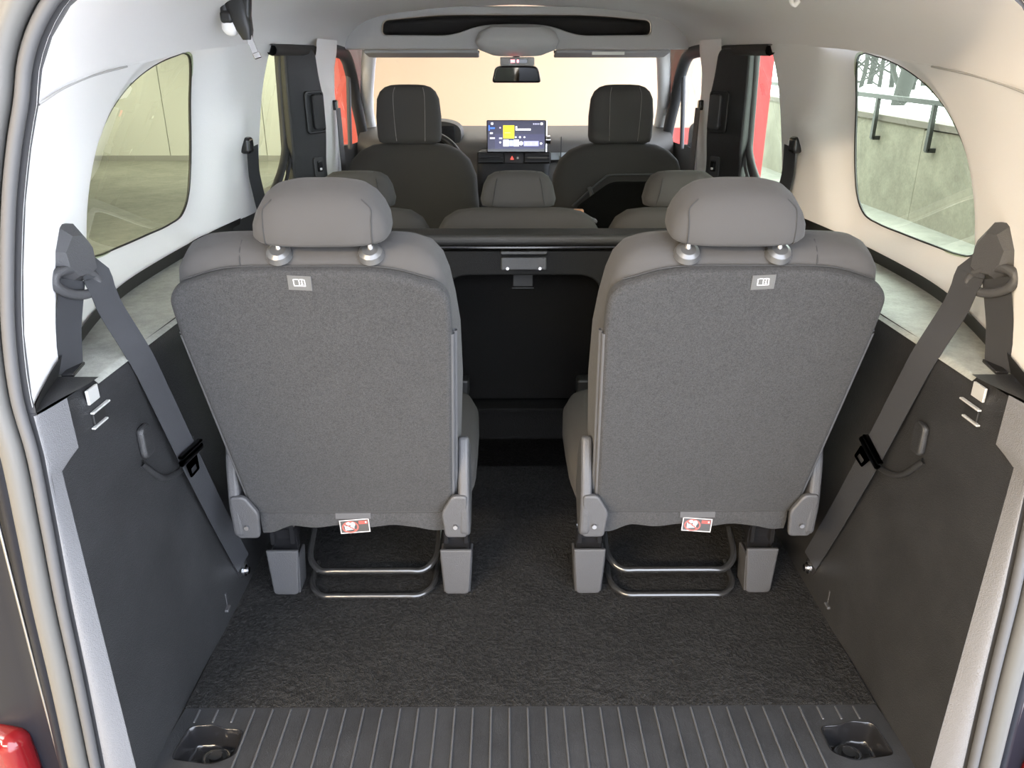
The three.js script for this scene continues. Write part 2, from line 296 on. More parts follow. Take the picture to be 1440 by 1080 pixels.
// ---------------------------------------------------------------- the car: floor
{
  const f = struct('floor', rb(1.30, 0.03, 0.95, 0.006, 0, -0.015, -1.104 - 0.475), mat.carpet, 'dark grey carpet covering the cargo floor', 'floor');
  struct('front_floor', box(-0.76, 0.76, -0.14, -0.10, -4.2, -2.04), mat.carpet, 'black carpet in the footwells ahead of the luggage shelf', 'floor');
  // ribbed sill plate with two recesses for lashing rings
  const hole = (s) => { const pts = [[-0.052, -0.036], [0.02, -0.048], [0.052, -0.03], [0.05, 0.024], [0.016, 0.026], [-0.004, 0.036], [-0.046, 0.032]].map(([x, y]) => [s * 0.573 + s * -x, 1.026 + y, 0.012]); if (s > 0) pts.reverse(); return roundPoly(pts, 0.012); };
  const sh = roundPoly([[-0.66, 0.895], [0.66, 0.895], [0.645, 1.104], [-0.645, 1.104]], 0.003); sh.holes.push(hole(-1), hole(1));
  const g = new THREE.ExtrudeGeometry(sh, { depth: 0.012, bevelEnabled: false, curveSegments: 8 }); tr(g, 0, -0.012, 0, -Math.PI / 2, 0, 0);
  const sill = struct('trim', g, mat.sillPlastic, 'black ribbed plastic sill plate at the loading edge', 'sill plate'); sill.name = 'trim_1';
  for (let k = -19; k <= 19; k++) {
    const x = -0.008 + k * 0.0338; if (Math.abs(x) > 0.62) continue;
    const cut = Math.abs(Math.abs(x) - 0.573) < 0.056;
    const z1 = cut ? -1.068 : -0.905, z0 = -1.099;
    part(sill, 'rib', rb(0.0038, 0.003, z1 - z0, 0.0012, x, 0.0010, (z0 + z1) / 2), mat.scuff);
  }
  for (const s of [-1, 1]) {
    const sp = hole(s).getPoints(8), top = sp.map((p) => V(p.x, 0.001, -p.y)), c = V(s * 0.573, 0, -1.026);
    const ring = (f, y) => top.map((p) => V(c.x + (p.x - c.x) * f, y, c.z + (p.z - c.z) * f));
    const cup = part(sill, 'recess_cup', loft([ring(1.06, 0.0015), ring(1.0, 0.001), ring(0.93, -0.012), ring(0.84, -0.034), ring(0.70, -0.042), ring(0.05, -0.042)], false), mat.gloss, 'glossy black recess for a lashing ring');
    part(cup, 'lashing_knob', plainMerge([cyl(0.022, 0.014, c.x - s * 0.012, -0.034, c.z + 0.012, 0, 0, 0, 0.018), cyl(0.013, 0.022, c.x - s * 0.012, -0.03, c.z + 0.012, 0, 0, 0, 0.011)]), mat.satin);
    part(cup, 'lashing_ring', tr(new THREE.TorusGeometry(0.021, 0.0035, 8, 24), c.x - s * 0.012, -0.026, c.z + 0.012, Math.PI / 2 - 0.2, 0, 0), mat.satin);
  }
  struct('bumper_step', rb(1.56, 0.40, 0.19, 0.03, 0, -0.22, -0.835), mat.plastic, 'black bumper step below the loading edge', 'bumper');
}

// ---------------------------------------------------------------- lower side panels, ledges and rear frame, both sides
const sideWord = { '-1': 'left', '1': 'right' };
for (const s of [-1, 1]) {
  const near = s < 0 ? 'below the window towards the garage wall' : 'below the window towards the ramp';
  const w = struct('wall_' + sideWord[s], null, null, `dark grained plastic side panel ${near}`, 'side panel');
  // main panel with a pocket bulge
  part(w, 'panel', sheet((u, v) => {
    const z = lerp(-0.928, -2.05, u), h = lerp(-0.005, 0.677, v);
    const arch = 0.005 * smooth((u - 0.25) / 0.1) * smooth((0.52 - h) / 0.08) * smooth((0.85 - u) / 0.2);
    const top = 0.010 * smooth((h - 0.655) / 0.022);
    return V(s * (0.650 - arch + top), h, z);
  }, 60, 40), mat.plastic);
  part(w, 'backing', box(s * 0.70, s * 0.72, -0.1, 0.66, -2.05, -0.94), mat.black);
  // rear frame strip that faces the opening
  part(w, 'frame_strip', sheet((u, v) => { const h = lerp(-0.06, 0.690, v), xo = interp(OPEN.slice(0, 8).map(([x, y]) => [y, x]), h); const k = smooth((h - 0.600) / 0.012); return V(s * lerp(lerp(0.650, 0.641, k), xo, u), h, lerp(lerp(-0.930, -0.962, k), -0.902, Math.sin(u * Math.PI / 2))); }, 10, 80), mat.plasticFrame);
  // ledge
  const ledge = part(w, 'ledge', sheet((u, v) => { const z = lerp(-1.06, -2.20, u); return V(s * lerp(0.650, XS(z, 0.7) + 0.01, v), 0.677 - 0.006 * smooth((0.06 - v) / 0.06), z); }, 40, 12), mat.ledge, 'pale grey ledge under the window');
  part(w, 'ledge_end', sheet((u, v) => { const z = lerp(-0.905, -1.065, u); return V(s * lerp(0.650 - (u < 0.1 ? 0.0 : 0), XS(z, 0.7) + 0.012, v), 0.680 + 0.012 * smooth(1 - u), z); }, 12, 6), mat.plastic);
  part(w, 'ledge_border', sheet((u, v) => { const z = lerp(-0.905, -2.25, u); return V(s * (XS(z, 0.7) + 0.004 - 0.009 * v), lerp(0.672, 0.706, v), z); }, 40, 2), mat.black);
  // cup pocket in the ledge: rim and dark well
  const rim = part(ledge, 'pocket_rim', tr(ext((() => { const a = rrShape(0.10, 0.30, 0.045); a.holes.push(rrShape(0.078, 0.27, 0.038)); return a; })(), 0.008, 0.003), s * 0.757, 0.676, -1.97, -Math.PI / 2, 0, s * 0.03), M(0.42, 0.42, 0.40, 0.3), 'light rim of the cup pocket');
  part(rim, 'pocket_well', tr(ext(rrShape(0.078, 0.27, 0.038), 0.004, 0.001), s * 0.757, 0.677, -1.97, -Math.PI / 2, 0, s * 0.03), mat.gloss);
  // metal catch, pocket lip, moulded step, and bag hook
  const lat = part(w, 'catch_plate', plainMerge([rb(0.004, 0.022, 0.030, 0.001, s * 0.648, 0.664, -1.035), rb(0.006, 0.003, 0.05, 0.001, s * 0.646, 0.640, -1.045), rb(0.006, 0.003, 0.04, 0.001, s * 0.646, 0.618, -1.035)]), M(0.6, 0.6, 0.58, 0.4, { metalness: 0.5 }), 'small bright metal catch');
  part(lat, 'catch_slot', rb(0.004, 0.018, 0.034, 0.001, s * 0.648, 0.629, -1.04), mat.black);
  part(w, 'pocket_lip', tr(ext(rrShape(0.034, 0.056, 0.012), 0.012, 0.005), s * 0.65, 0.532, -1.150, 0, s * -Math.PI / 2, 0), mat.plastic);
  part(w, 'pocket_step', tube([[s * 0.649, 0.50, -1.13], [s * 0.646, 0.44, -1.19], [s * 0.646, 0.42, -1.27], [s * 0.649, 0.45, -1.33]], 0.006, 20, 6), mat.plastic);
  part(w, 'bag_hook', plainMerge([rb(0.010, 0.006, 0.020, 0.002, s * 0.643, 0.036, -1.345), rb(0.004, 0.03, 0.006, 0.001, s * 0.646, 0.055, -1.352)]), mat.plasticGrey);
}

// ---------------------------------------------------------------- upper side panels with quarter windows
const HOLE = [[-1.400, 0.787], [-1.48, 0.768], [-1.60, 0.760], [-1.75, 0.756], [-1.90, 0.755], [-1.965, 0.762], [-2.008, 0.795], [-2.026, 0.85], [-2.027, 0.935], [-2.012, 1.03], [-1.992, 1.10], [-1.968, 1.130], [-1.92, 1.138], [-1.84, 1.134], [-1.75, 1.122], [-1.65, 1.100], [-1.555, 1.066], [-1.468, 1.018], [-1.392, 0.950], [-1.360, 0.885], [-1.362, 0.830]];
{
  const curve = new THREE.CatmullRomCurve3(HOLE.map(([z, h]) => V(0, h, z)), true, 'centripetal');
  const NI = 150, inner = curve.getSpacedPoints(NI).slice(0, NI);
  const cz = -1.70, ch = 0.94, Z0 = -0.902, Z1 = -2.42, H0 = 0.70;
  const outerAt = (p) => {   // from the window's middle through p to the panel's edge
    const dz = p.z - cz, dh = p.y - ch; let t = 1e9;
    if (dz > 0) t = Math.min(t, (Z0 - cz) / dz); if (dz < 0) t = Math.min(t, (Z1 - cz) / dz);
    if (dh < 0) t = Math.min(t, (H0 - ch) / dh);
    if (dh > 0) { let a = 0, b = t; for (let k = 0; k < 40; k++) { const m = (a + b) / 2; if (ch + dh * m < hs(cz + dz * m) + 0.004) a = m; else b = m; } t = a; }
    return [cz + dz * t, ch + dh * t];
  };
  // add rays through the panel's corners so that its outline is complete
  const ang = (z, h) => Math.atan2(h - ch, -(z - cz));
  const dense = curve.getSpacedPoints(1200).slice(0, 1200), list = inner.map((p) => ({ p, a: ang(p.z, p.y) }));
  for (const [z, h] of [[Z0, H0], [Z1, H0], [Z0, hs(Z0)], [Z1, hs(Z1)]]) { const a = ang(z, h); let best = dense[0]; for (const q of dense) if (Math.abs(ang(q.z, q.y) - a) < Math.abs(ang(best.z, best.y) - a)) best = q; list.push({ p: best, a: ang(best.z, best.y) }); }
  list.sort((x, y) => x.a - y.a);
  const ringGeo = (s, off, reveal) => {
    const R = 18, P = [];
    for (const { p } of list) {
      const [oz, oh] = outerAt(p), row = [], L = Math.hypot(oz - p.z, oh - p.y);
      for (let k = 0; k <= R; k++) {
        const t = (k / R) ** 1.5, z = lerp(p.z, oz, t), h = lerp(p.y, oh, t), d = L * t;
        const front = smooth((-p.z - 1.80) / 0.16), low = smooth((0.86 - p.y) / 0.1), wide = lerp(lerp(0.035, 0.075, low), 0.15, front), amp = lerp(lerp(0.012, 0.030, low), 0.036, front);
        const hump = reveal ? 0.020 * Math.exp(-(((z + 2.23) / 0.07) ** 2) - (((h - 0.95) / 0.055) ** 2)) : 0;
        row.push(V(s * (XS(z, h) + off * smooth(d / 0.14) + (reveal ? 0 : 0.006) + amp * (1 - smooth(d / wide)) - hump), h, z));
      }
      P.push(row);
    }
    return [gridGeo(P, P.length, R + 1, true), P.map((r) => r[0])];
  };
  for (const s of [-1, 1]) {
    const where = s < 0 ? 'towards the garage wall' : 'towards the ramp';
    const [g, edge] = ringGeo(s, 0, 1);
    const t = struct('trim', g, mat.trim, `pale plastic rear pillar and window surround ${where}`, 'trim panel'); t.name = s < 0 ? 'trim_2' : 'trim_3';
    // rubber edge of the window
    part(t, 'window_rubber', tube(edge.filter((_, i) => i % 3 === 0).map((p) => V(p.x + s * 0.002, p.y, p.z)), 0.0026, 160, 6, true), mat.black);
    // glass
    const w = struct('window', null, null, s < 0 ? 'tinted quarter window looking onto the garage floor and wall' : 'tinted quarter window looking onto the ramp wall and trees', 'window'); w.name = s < 0 ? 'window_1' : 'window_2';
    // one smooth curved pane through the edge of the opening (least squares)
    const fb = (z, h) => [1, z + 1.7, h - 0.94, (z + 1.7) ** 2, (z + 1.7) * (h - 0.94), (h - 0.94) ** 2], A = [0, 1, 2, 3, 4, 5].map(() => new Array(7).fill(0));
    for (const p of edge) { const b = fb(p.z, p.y), y = Math.abs(p.x) + 0.004; for (let r = 0; r < 6; r++) { for (let q = 0; q < 6; q++) A[r][q] += b[r] * b[q]; A[r][6] += b[r] * y; } }
    for (let r = 0; r < 6; r++) { for (let q = r + 1; q < 6; q++) { const f = A[q][r] / A[r][r]; for (let k = r; k < 7; k++) A[q][k] -= f * A[r][k]; } }
    const co = new Array(6).fill(0); for (let r = 5; r >= 0; r--) { let v = A[r][6]; for (let q = r + 1; q < 6; q++) v -= A[r][q] * co[q]; co[r] = v / A[r][r]; }
    const P = edge.map((p) => { const row = []; for (let k = 0; k <= 8; k++) { const z = lerp(-1.7, p.z, k / 8 * 1.02), h = lerp(0.94, p.y, k / 8 * 1.02); row.push(V(s * fb(z, h).reduce((a, b, i) => a + b * co[i], 0), h, z)); } return row; });
    part(w, 'pane', gridGeo(P, P.length, 9, true), mat.tintGlass, 'green tinted glass pane');
    // outer skin of the body
    const [g2] = ringGeo(s, 0.075, 0);
    const q = struct('body_side', g2, mat.paint, `black painted rear side of the car body ${where}`, 'car body');
  }
}

// ---------------------------------------------------------------- headliner
{
  const dx = [0, 0.012, 0.03, 0.055, 0.09, 0.135, 0.19, 0.26, 0.36, 0.50], dh = [0, 0.028, 0.052, 0.074, 0.093, 0.108, 0.119, 0.128, 0.138, 0.147];
  const prof = (z, off) => {
    const x0 = XS(z, hs(z)) , h0 = hs(z), k = lerp(1, 1.36, smooth((z + 2.3) / 1.4)), half = dx.map((d, i) => [x0 - d + off, h0 + dh[i] * k + off]); half.push([0, h0 + 0.155 * k + off]);
    const left = half.map(([x, h]) => V(-x, h, z)), right = half.slice(0, -1).reverse().map(([x, h]) => V(x, h, z));
    return new THREE.CatmullRomCurve3([...left, ...right], false, 'centripetal').getSpacedPoints(70);
  };
  const rows = (off) => { const P = []; for (let k = 0; k <= 48; k++) P.push(prof(lerp(-0.902, -3.42, k / 48), off)); return gridGeo(P, 49, 71); };
  const c = struct('ceiling', rows(0), mat.headliner, 'pale fabric headliner of the car', 'headliner');
  for (const s of [-1, 1]) {
    // moulded fold above the rear window and the stitched edge of the fabric
    part(c, 'edge_seam', tube([-0.91, -1.1, -1.3, -1.5].map((z) => V(s * (XS(z, hs(z)) - 0.001), hs(z), z)), 0.0016, 60, 6), mat.header);
    part(c, 'door_track', tube([-2.40, -2.6, -2.85].map((z) => V(s * (XS(z, hs(z)) - 0.006), hs(z) - 0.012, z)), 0.016, 20, 8), mat.fabricDark, 'dark strip above the sliding door');
  }
  struct('roof', rows(0.05), mat.paint, 'black painted roof skin of the car', 'roof');
}

// ---------------------------------------------------------------- tailgate opening: seals and painted frame
{
  const contour = (off, z) => { const half = OPEN.map(([x, h], i) => { const a = OPEN[Math.max(0, i - 1)], b = OPEN[Math.min(OPEN.length - 1, i + 1)], tx = b[0] - a[0], th = b[1] - a[1], l = Math.hypot(tx, th); const o = off > 0.1 ? off * lerp(1, 0.55, smooth((h - 0.75) / 0.4)) : off; return [x + o * th / l, h - o * tx / l]; }); return [...half.map(([x, h]) => V(x, h, z(h))), ...half.slice(0, -1).reverse().map(([x, h]) => V(-x, h, z(h)))]; };
  const zz = (d) => (h) => -0.900 + d;
  const seal = struct('trim', null, null, 'grey rubber seal running around the tailgate opening', 'rubber seal'); seal.name = 'trim_4';
  part(seal, 'seal_bulb', tube(contour(0.011, zz(0.004)), 0.0075, 260, 10), mat.rubber);
  part(seal, 'seal_lip', tube(contour(0.036, zz(0.004)), 0.0145, 260, 12), M(0.07, 0.069, 0.066, 0.5));
  part(seal, 'seal_base', (() => { const a = contour(-0.002, zz(-0.006)), b = contour(0.055, zz(-0.006)); return gridGeo([a, b], 2, a.length); })(), mat.rubberDark);
  const fr = struct('tailgate_frame', (() => { const rows = [[0.052, -0.004], [0.058, 0.004], [0.070, 0.000], [0.078, -0.022], [0.12, -0.034], [0.185, -0.046], [0.225, -0.08], [0.245, -0.16], [0.25, -0.30]].map(([o, d]) => contour(o, zz(d))); return gridGeo(rows, rows.length, rows[0].length); })(), mat.paint, 'black painted body frame around the tailgate opening', 'car body');
  for (const s of [-1, 1]) {
    const l = thing('tail_lamp', s < 0 ? 'red tail lamp on the body corner towards the garage wall' : 'red tail lamp on the body corner towards the ramp', 'tail lamp', [s * 0.832, -0.21, -0.925]);
    part(l, 'lens', rb(0.085, 0.62, 0.05, 0.022, 0, 0.03, 0, 0, s * 0.35, s * -0.07), mat.redLens);
    part(l, 'clear_lens', rb(0.075, 0.10, 0.05, 0.018, 0, -0.02, 0.008, 0, s * 0.35, 0), mat.lensClear);
    part(fr, 'panel_joint', tube([[s * 0.772, -0.30, -0.921], [s * 0.764, 0.1, -0.921], [s * 0.752, 0.5, -0.921], [s * 0.742, 0.72, -0.921]], 0.0025, 30, 6), mat.steel);
    part(fr, 'striker_eye', tr(new THREE.TorusGeometry(0.012, 0.004, 8, 20), s * 0.724, 0.63, -0.905, 0, 0, 0), mat.steel);
  }
}

// ---------------------------------------------------------------- printed labels
function canvasTex(w, h, draw) { const c = document.createElement('canvas'); c.width = w; c.height = h; draw(c.getContext('2d'), w, h); const t = new THREE.CanvasTexture(c); t.colorSpace = THREE.SRGBColorSpace; return t; }
const bookTex = canvasTex(256, 192, (x, w, h) => {
  x.fillStyle = '#6f6f6d'; x.fillRect(0, 0, w, h);
  x.strokeStyle = '#5a5a58'; x.setLineDash([8, 8]); x.lineWidth = 4; x.strokeRect(14, 12, w - 28, h - 26); x.setLineDash([]);
  x.strokeStyle = '#fff'; x.lineWidth = 11; x.lineJoin = 'round';
  x.beginPath(); x.moveTo(64, 132); x.lineTo(60, 48); x.quadraticCurveTo(95, 36, 122, 48); x.quadraticCurveTo(155, 36, 186, 48); x.lineTo(190, 132); x.closePath(); x.stroke();
  x.beginPath(); x.moveTo(123, 48); x.lineTo(126, 132); x.stroke();
  x.fillStyle = '#fff'; x.fillRect(149, 56, 14, 14); x.fillRect(149, 78, 14, 38); x.fillRect(143, 78, 10, 9); x.fillRect(142, 108, 28, 9);
});
const warnTex = canvasTex(512, 256, (x, w, h) => {
  x.fillStyle = '#4d4a48'; x.fillRect(0, 0, w, h);
  x.strokeStyle = '#f4f0ec'; x.lineWidth = 16; x.strokeRect(10, 10, w - 20, h - 20);
  x.fillStyle = '#d8584c'; x.fillRect(330, 36, 150, 62);
  x.strokeStyle = '#e86a5c'; x.lineWidth = 24; x.beginPath(); x.ellipse(180, 140, 130, 98, 0, 0, 7); x.stroke();
  x.fillStyle = '#f6f2f6'; x.beginPath(); x.ellipse(150, 75, 40, 30, 0, 0, 7); x.fill(); x.beginPath(); x.ellipse(225, 95, 42, 44, 0, 0, 7); x.fill();
  x.beginPath(); x.moveTo(80, 90); x.lineTo(110, 120); x.lineTo(250, 130); x.lineTo(240, 185); x.lineTo(90, 200); x.closePath(); x.fill();
  x.strokeStyle = '#6a4a58'; x.lineWidth = 8; x.beginPath(); x.moveTo(110, 165); x.lineTo(230, 150); x.stroke();
  x.strokeStyle = '#e86a5c'; x.lineWidth = 20; x.beginPath(); x.moveTo(90, 75); x.lineTo(270, 205); x.stroke();
  x.fillStyle = '#f4f0ec'; x.fillRect(440, 52, 26, 30);
});
const bookMat = new THREE.MeshStandardMaterial({ color: RGB(0.42, 0.42, 0.42), map: bookTex, roughness: 0.8, side: THREE.DoubleSide }), warnMat = new THREE.MeshStandardMaterial({ color: RGB(0.34, 0.34, 0.34), map: warnTex, roughness: 0.5, side: THREE.DoubleSide });

// ---------------------------------------------------------------- third-row seats
function thirdRowSeat(s) {
  const t = thing('third_row_seat', s < 0 ? 'charcoal folding rear seat beside the window towards the garage wall' : 'charcoal folding rear seat beside the window towards the ramp', 'car seat', [s * 0.342 - 0.010, 0, -1.45]);
  const A = 18.8 * D2R;
  const B = (g) => { g.applyMatrix4(new THREE.Matrix4().makeRotationX(A)); return tr(g, 0, 0.27, 0.117); };   // seat-back frame: y up along the back, z out of its rear face
  // back cushion
  const sec = [[0.02, 0.180, 0.045, 0.00], [0.05, 0.192, 0.055, 0.018], [0.15, 0.200, 0.062, 0.026], [0.30, 0.206, 0.064, 0.030], [0.42, 0.211, 0.062, 0.024], [0.48, 0.213, 0.060, 0.014], [0.53, 0.213, 0.058, 0.004], [0.562, 0.207, 0.054, 0], [0.582, 0.194, 0.047, 0], [0.594, 0.174, 0.036, 0], [0.600, 0.145, 0.022, 0], [0.602, 0.11, 0.010, 0]];
  const back = part(t, 'backrest', B(loft(sec.map(([y, w, d, f]) => seRing(y, w, d, 0, -0.062, 4.5, 56, f)))), mat.fabric);
  // felt rear panel
  const o = 0.011;
  const ps = roundPoly([[-0.200, 0.016, 0.012], [0.200, 0.016, 0.012], [0.212, 0.30, 0.05], [0.220, 0.475, 0.03], [0.218, 0.545, 0.03], [0.12, 0.581, 0.1], [-0.12, 0.581, 0.1], [-0.218, 0.545, 0.03], [-0.220, 0.475, 0.03], [-0.212, 0.30, 0.05]], 0.02);
  const panel = part(t, 'back_panel', B(tr(ext(ps, 0.030, 0.010, 4, 12), 0, 0, -0.024)), mat.felt, 'charcoal felt back panel');
  for (const q of [-1, 1]) {
    part(panel, 'edge_binding', B(tube([[q * 0.1985, 0.024, -0.003], [q * 0.210, 0.28, -0.003], [q * 0.2175, 0.46, -0.003]], 0.0048, 40, 8)), mat.binding);
    part(panel, 'edge_binding', B(tube([[q * 0.204, 0.024, -0.012], [q * 0.2155, 0.28, -0.012], [q * 0.2225, 0.46, -0.012]], 0.0042, 40, 8)), mat.binding);
  }
  part(panel, 'hem', B(tube([[-0.19, 0.021, 0.003], [0, 0.021, 0.004], [0.19, 0.021, 0.003]], 0.0028, 30, 6)), mat.stitch);
  // yoke seams
  for (const q of [-1, 1]) part(back, 'seam', B(tube([[q * 0.10, 0.580, -0.014], [q * 0.101, 0.588, -0.021], [q * 0.102, 0.597, -0.035], [q * 0.103, 0.6015, -0.055]], 0.0012, 16, 5)), mat.stitch);
  part(back, 'seam', B(tube([[-0.195, 0.556, -0.014], [-0.12, 0.579, -0.012], [0, 0.5815, -0.012], [0.12, 0.579, -0.012], [0.195, 0.556, -0.014]], 0.0016, 40, 5)), mat.stitch);
  // manual label
  const tag = rb(0.036, 0.026, 0.0012, 0.0005);
  const tg = part(panel, 'fabric_tag', B(tr(tag, s < 0 ? -0.008 : 0.016, 0.563, 0.0066, 0, 0, s * 0.06)), M(0.07, 0.07, 0.069, 0.9), 'grey fabric tag with a white book symbol');
  part(tg, 'book_symbol', B(tr(new THREE.PlaneGeometry(0.034, 0.025), s < 0 ? -0.008 : 0.016, 0.563, 0.0076, 0, 0, s * 0.06)), bookMat, null, true);
  // head restraint
  const hx = -s * 0.030, HR = [[0.616, 0.085, 0.034], [0.619, 0.099, 0.046], [0.625, 0.1035, 0.051], [0.640, 0.102, 0.053], [0.654, 0.096, 0.052], [0.668, 0.086, 0.048], [0.679, 0.072, 0.040], [0.686, 0.052, 0.028], [0.688, 0.028, 0.014]];
  const hr = part(t, 'headrest', B(loft(HR.map(([y, w, d]) => seRing(y + 0.004, w, d, hx, -0.044 - (y - 0.62) * 0.25, 3.4, 52)))), mat.fabric);
  for (const q of [-1, 1]) {
    const e = 3.4, sm = HR.slice(1, 7).map(([y, w, d]) => { const sx = Math.min(0.079, w * 0.91), zz = (1 - (sx / w) ** e) ** (1 / e); return V(hx + q * sx, y + 0.004, -0.044 - (y - 0.62) * 0.25 + d * zz + 0.0002); });
    part(hr, 'seam', B(tube(sm, 0.0011, 40, 5)), mat.stitch);
    const px = hx + q * 0.070;
    part(t, 'headrest_post', B(cyl(0.0055, 0.05, px, 0.604, -0.026)), mat.chrome, 'chrome headrest post');
    const gd = part(t, 'post_guide', B(plainMerge([cyl(0.021, 0.009, px, 0.597, -0.024, 0.35, 0, 0, 0.018), cyl(0.018, 0.004, px, 0.603, -0.022, 0.35, 0, 0, 0.012)])), mat.guide, 'shiny dark grey post guide');
  }
  // lower flap with the warning label
  const fl = sheet((u, v) => { const x = lerp(-0.185, 0.185, u), a = Math.abs(x); const drop = 0.036 + 0.016 * smooth((a - 0.12) / 0.05); return V(x, 0.022 - drop * v, -0.002 + 0.014 * v + 0.003 * Math.sin(x * 60) * v + 0.004 * Math.sin(v * 3)); }, 60, 8);
  const flap = part(t, 'lower_flap', B(fl), mat.felt, 'loose felt flap below the back panel');
  part(flap, 'label_tab', B(sheet((u, v) => V(lerp(-0.035, 0.035, u) + (s < 0 ? 0.0 : 0.004), 0.020 - 0.014 * v, 0.0035 + 0.0065 * v), 6, 4)), mat.binding);
  part(flap, 'warning_label', B(tr(new THREE.PlaneGeometry(0.060, 0.030), s < 0 ? 0.002 : 0.004, -0.009, 0.0165, -0.42, 0, s < 0 ? 0.08 : -0.08)), warnMat, 'red and white warning label', true);
  // hinge covers with bolts, both sides of the lower back
  for (const q of [-1, 1]) {
    const hc = part(t, 'hinge_cover', q > 0 ? tr(ext(roundPoly([[-0.05, -0.045], [0.0, -0.045], [0.06, 0.02], [0.03, 0.13], [-0.02, 0.17], [-0.042, 0.11], [-0.055, 0.03]], 0.018), 0.022, 0.007), 0.212, 0.285, 0.10, 0, Math.PI / 2, 0) : tr(ext(roundPoly([[0.05, -0.045], [0.055, 0.03], [0.042, 0.11], [0.02, 0.17], [-0.03, 0.13], [-0.06, 0.02], [0.0, -0.045]], 0.018), 0.022, 0.007), -0.212, 0.285, 0.10, 0, -Math.PI / 2, 0), mat.plasticGrey);
    part(hc, 'rear_web', tr(ext(roundPoly(q > 0 ? [[-0.028, -0.045], [0.016, -0.045], [0.018, 0.055], [-0.012, 0.055], [-0.034, 0.015]] : [[-0.016, -0.045], [0.028, -0.045], [0.034, 0.015], [0.012, 0.055], [-0.018, 0.055]], 0.01), 0.012, 0.004), q * 0.212, 0.285, 0.140, 0.1, 0, 0), mat.plasticGrey);
    part(hc, 'bolt', cyl(0.0045, 0.004, q * 0.205, 0.268, 0.154, Math.PI / 2, 0, 0), mat.steel);
  }
  // seat cushion
  part(t, 'seat_cushion', tr(loft([[0, 0.20, 0.20], [0.012, 0.225, 0.23], [0.05, 0.238, 0.245], [0.10, 0.238, 0.245], [0.13, 0.225, 0.23], [0.145, 0.19, 0.20]].map(([y, w, d]) => seRing(y, w, d, 0, 0, 5, 48))), 0, 0.20, -0.185), mat.fabricDark);
  // floor brackets with their hinges
  for (const q of [-1, 1]) {
    const bx = q * 0.193;
    const br = part(t, 'floor_bracket', tr(ext(roundPoly([[-0.028, 0, 0.012], [0.028, 0, 0.012], [0.036, 0.114, 0.004], [-0.036, 0.114, 0.004]], 0.008), 0.010, 0.004), bx, 0, 0.004, -0.05, 0, 0), mat.plasticGrey, 'grey plastic foot cover');
    for (const e of [-1, 1]) part(br, 'side_wall', rb(0.006, 0.095, 0.055, 0.002, bx + e * 0.030, 0.048, -0.022, 0, 0, -e * 0.06), mat.plasticGrey);
    const hg = part(t, 'hinge', plainMerge([rb(0.058, 0.13, 0.02, 0.002, bx, 0.10, -0.03, 0.1, 0, 0), rb(0.010, 0.085, 0.05, 0.002, bx - 0.022, 0.165, -0.03), rb(0.010, 0.085, 0.05, 0.002, bx + 0.022, 0.165, -0.03), cyl(0.012, 0.06, bx, 0.165, -0.02, 0, 0, Math.PI / 2)]), mat.gloss, 'black metal hinge');
    for (const e of [-1, 1]) part(hg, 'hinge_pin', cyl(0.007, 0.008, bx + e * 0.014, 0.140, -0.032, Math.PI / 2 - 0.3, 0, 0), mat.steel);
    part(t, 'leg_strut', rb(0.03, 0.16, 0.03, 0.004, bx, 0.16, -0.10, -0.7, 0, 0), mat.black);
  }
  // two black tube hoops between the feet
  const hoop = (y, z, w, back, rise) => tube([[-w, y + rise, z - back], [-w + 0.004, y + rise * 0.35, z - back * 0.35], [-w + 0.03, y, z - 0.004], [-w + 0.07, y, z], [0, y, z], [w - 0.07, y, z], [w - 0.03, y, z - 0.004], [w - 0.004, y + rise * 0.35, z - back * 0.35], [w, y + rise, z - back]], 0.0078, 90, 12, false, 0.5);
  part(t, 'tube_hoop', hoop(0.052, -0.005, 0.148, 0.10, 0.045), mat.satin, 'glossy black tube hoop');
  part(t, 'tube_hoop', hoop(0.008, 0.028, 0.142, 0.11, 0.012), mat.satin, 'glossy black tube hoop');
  return t;
}
thirdRowSeat(-1); thirdRowSeat(1);

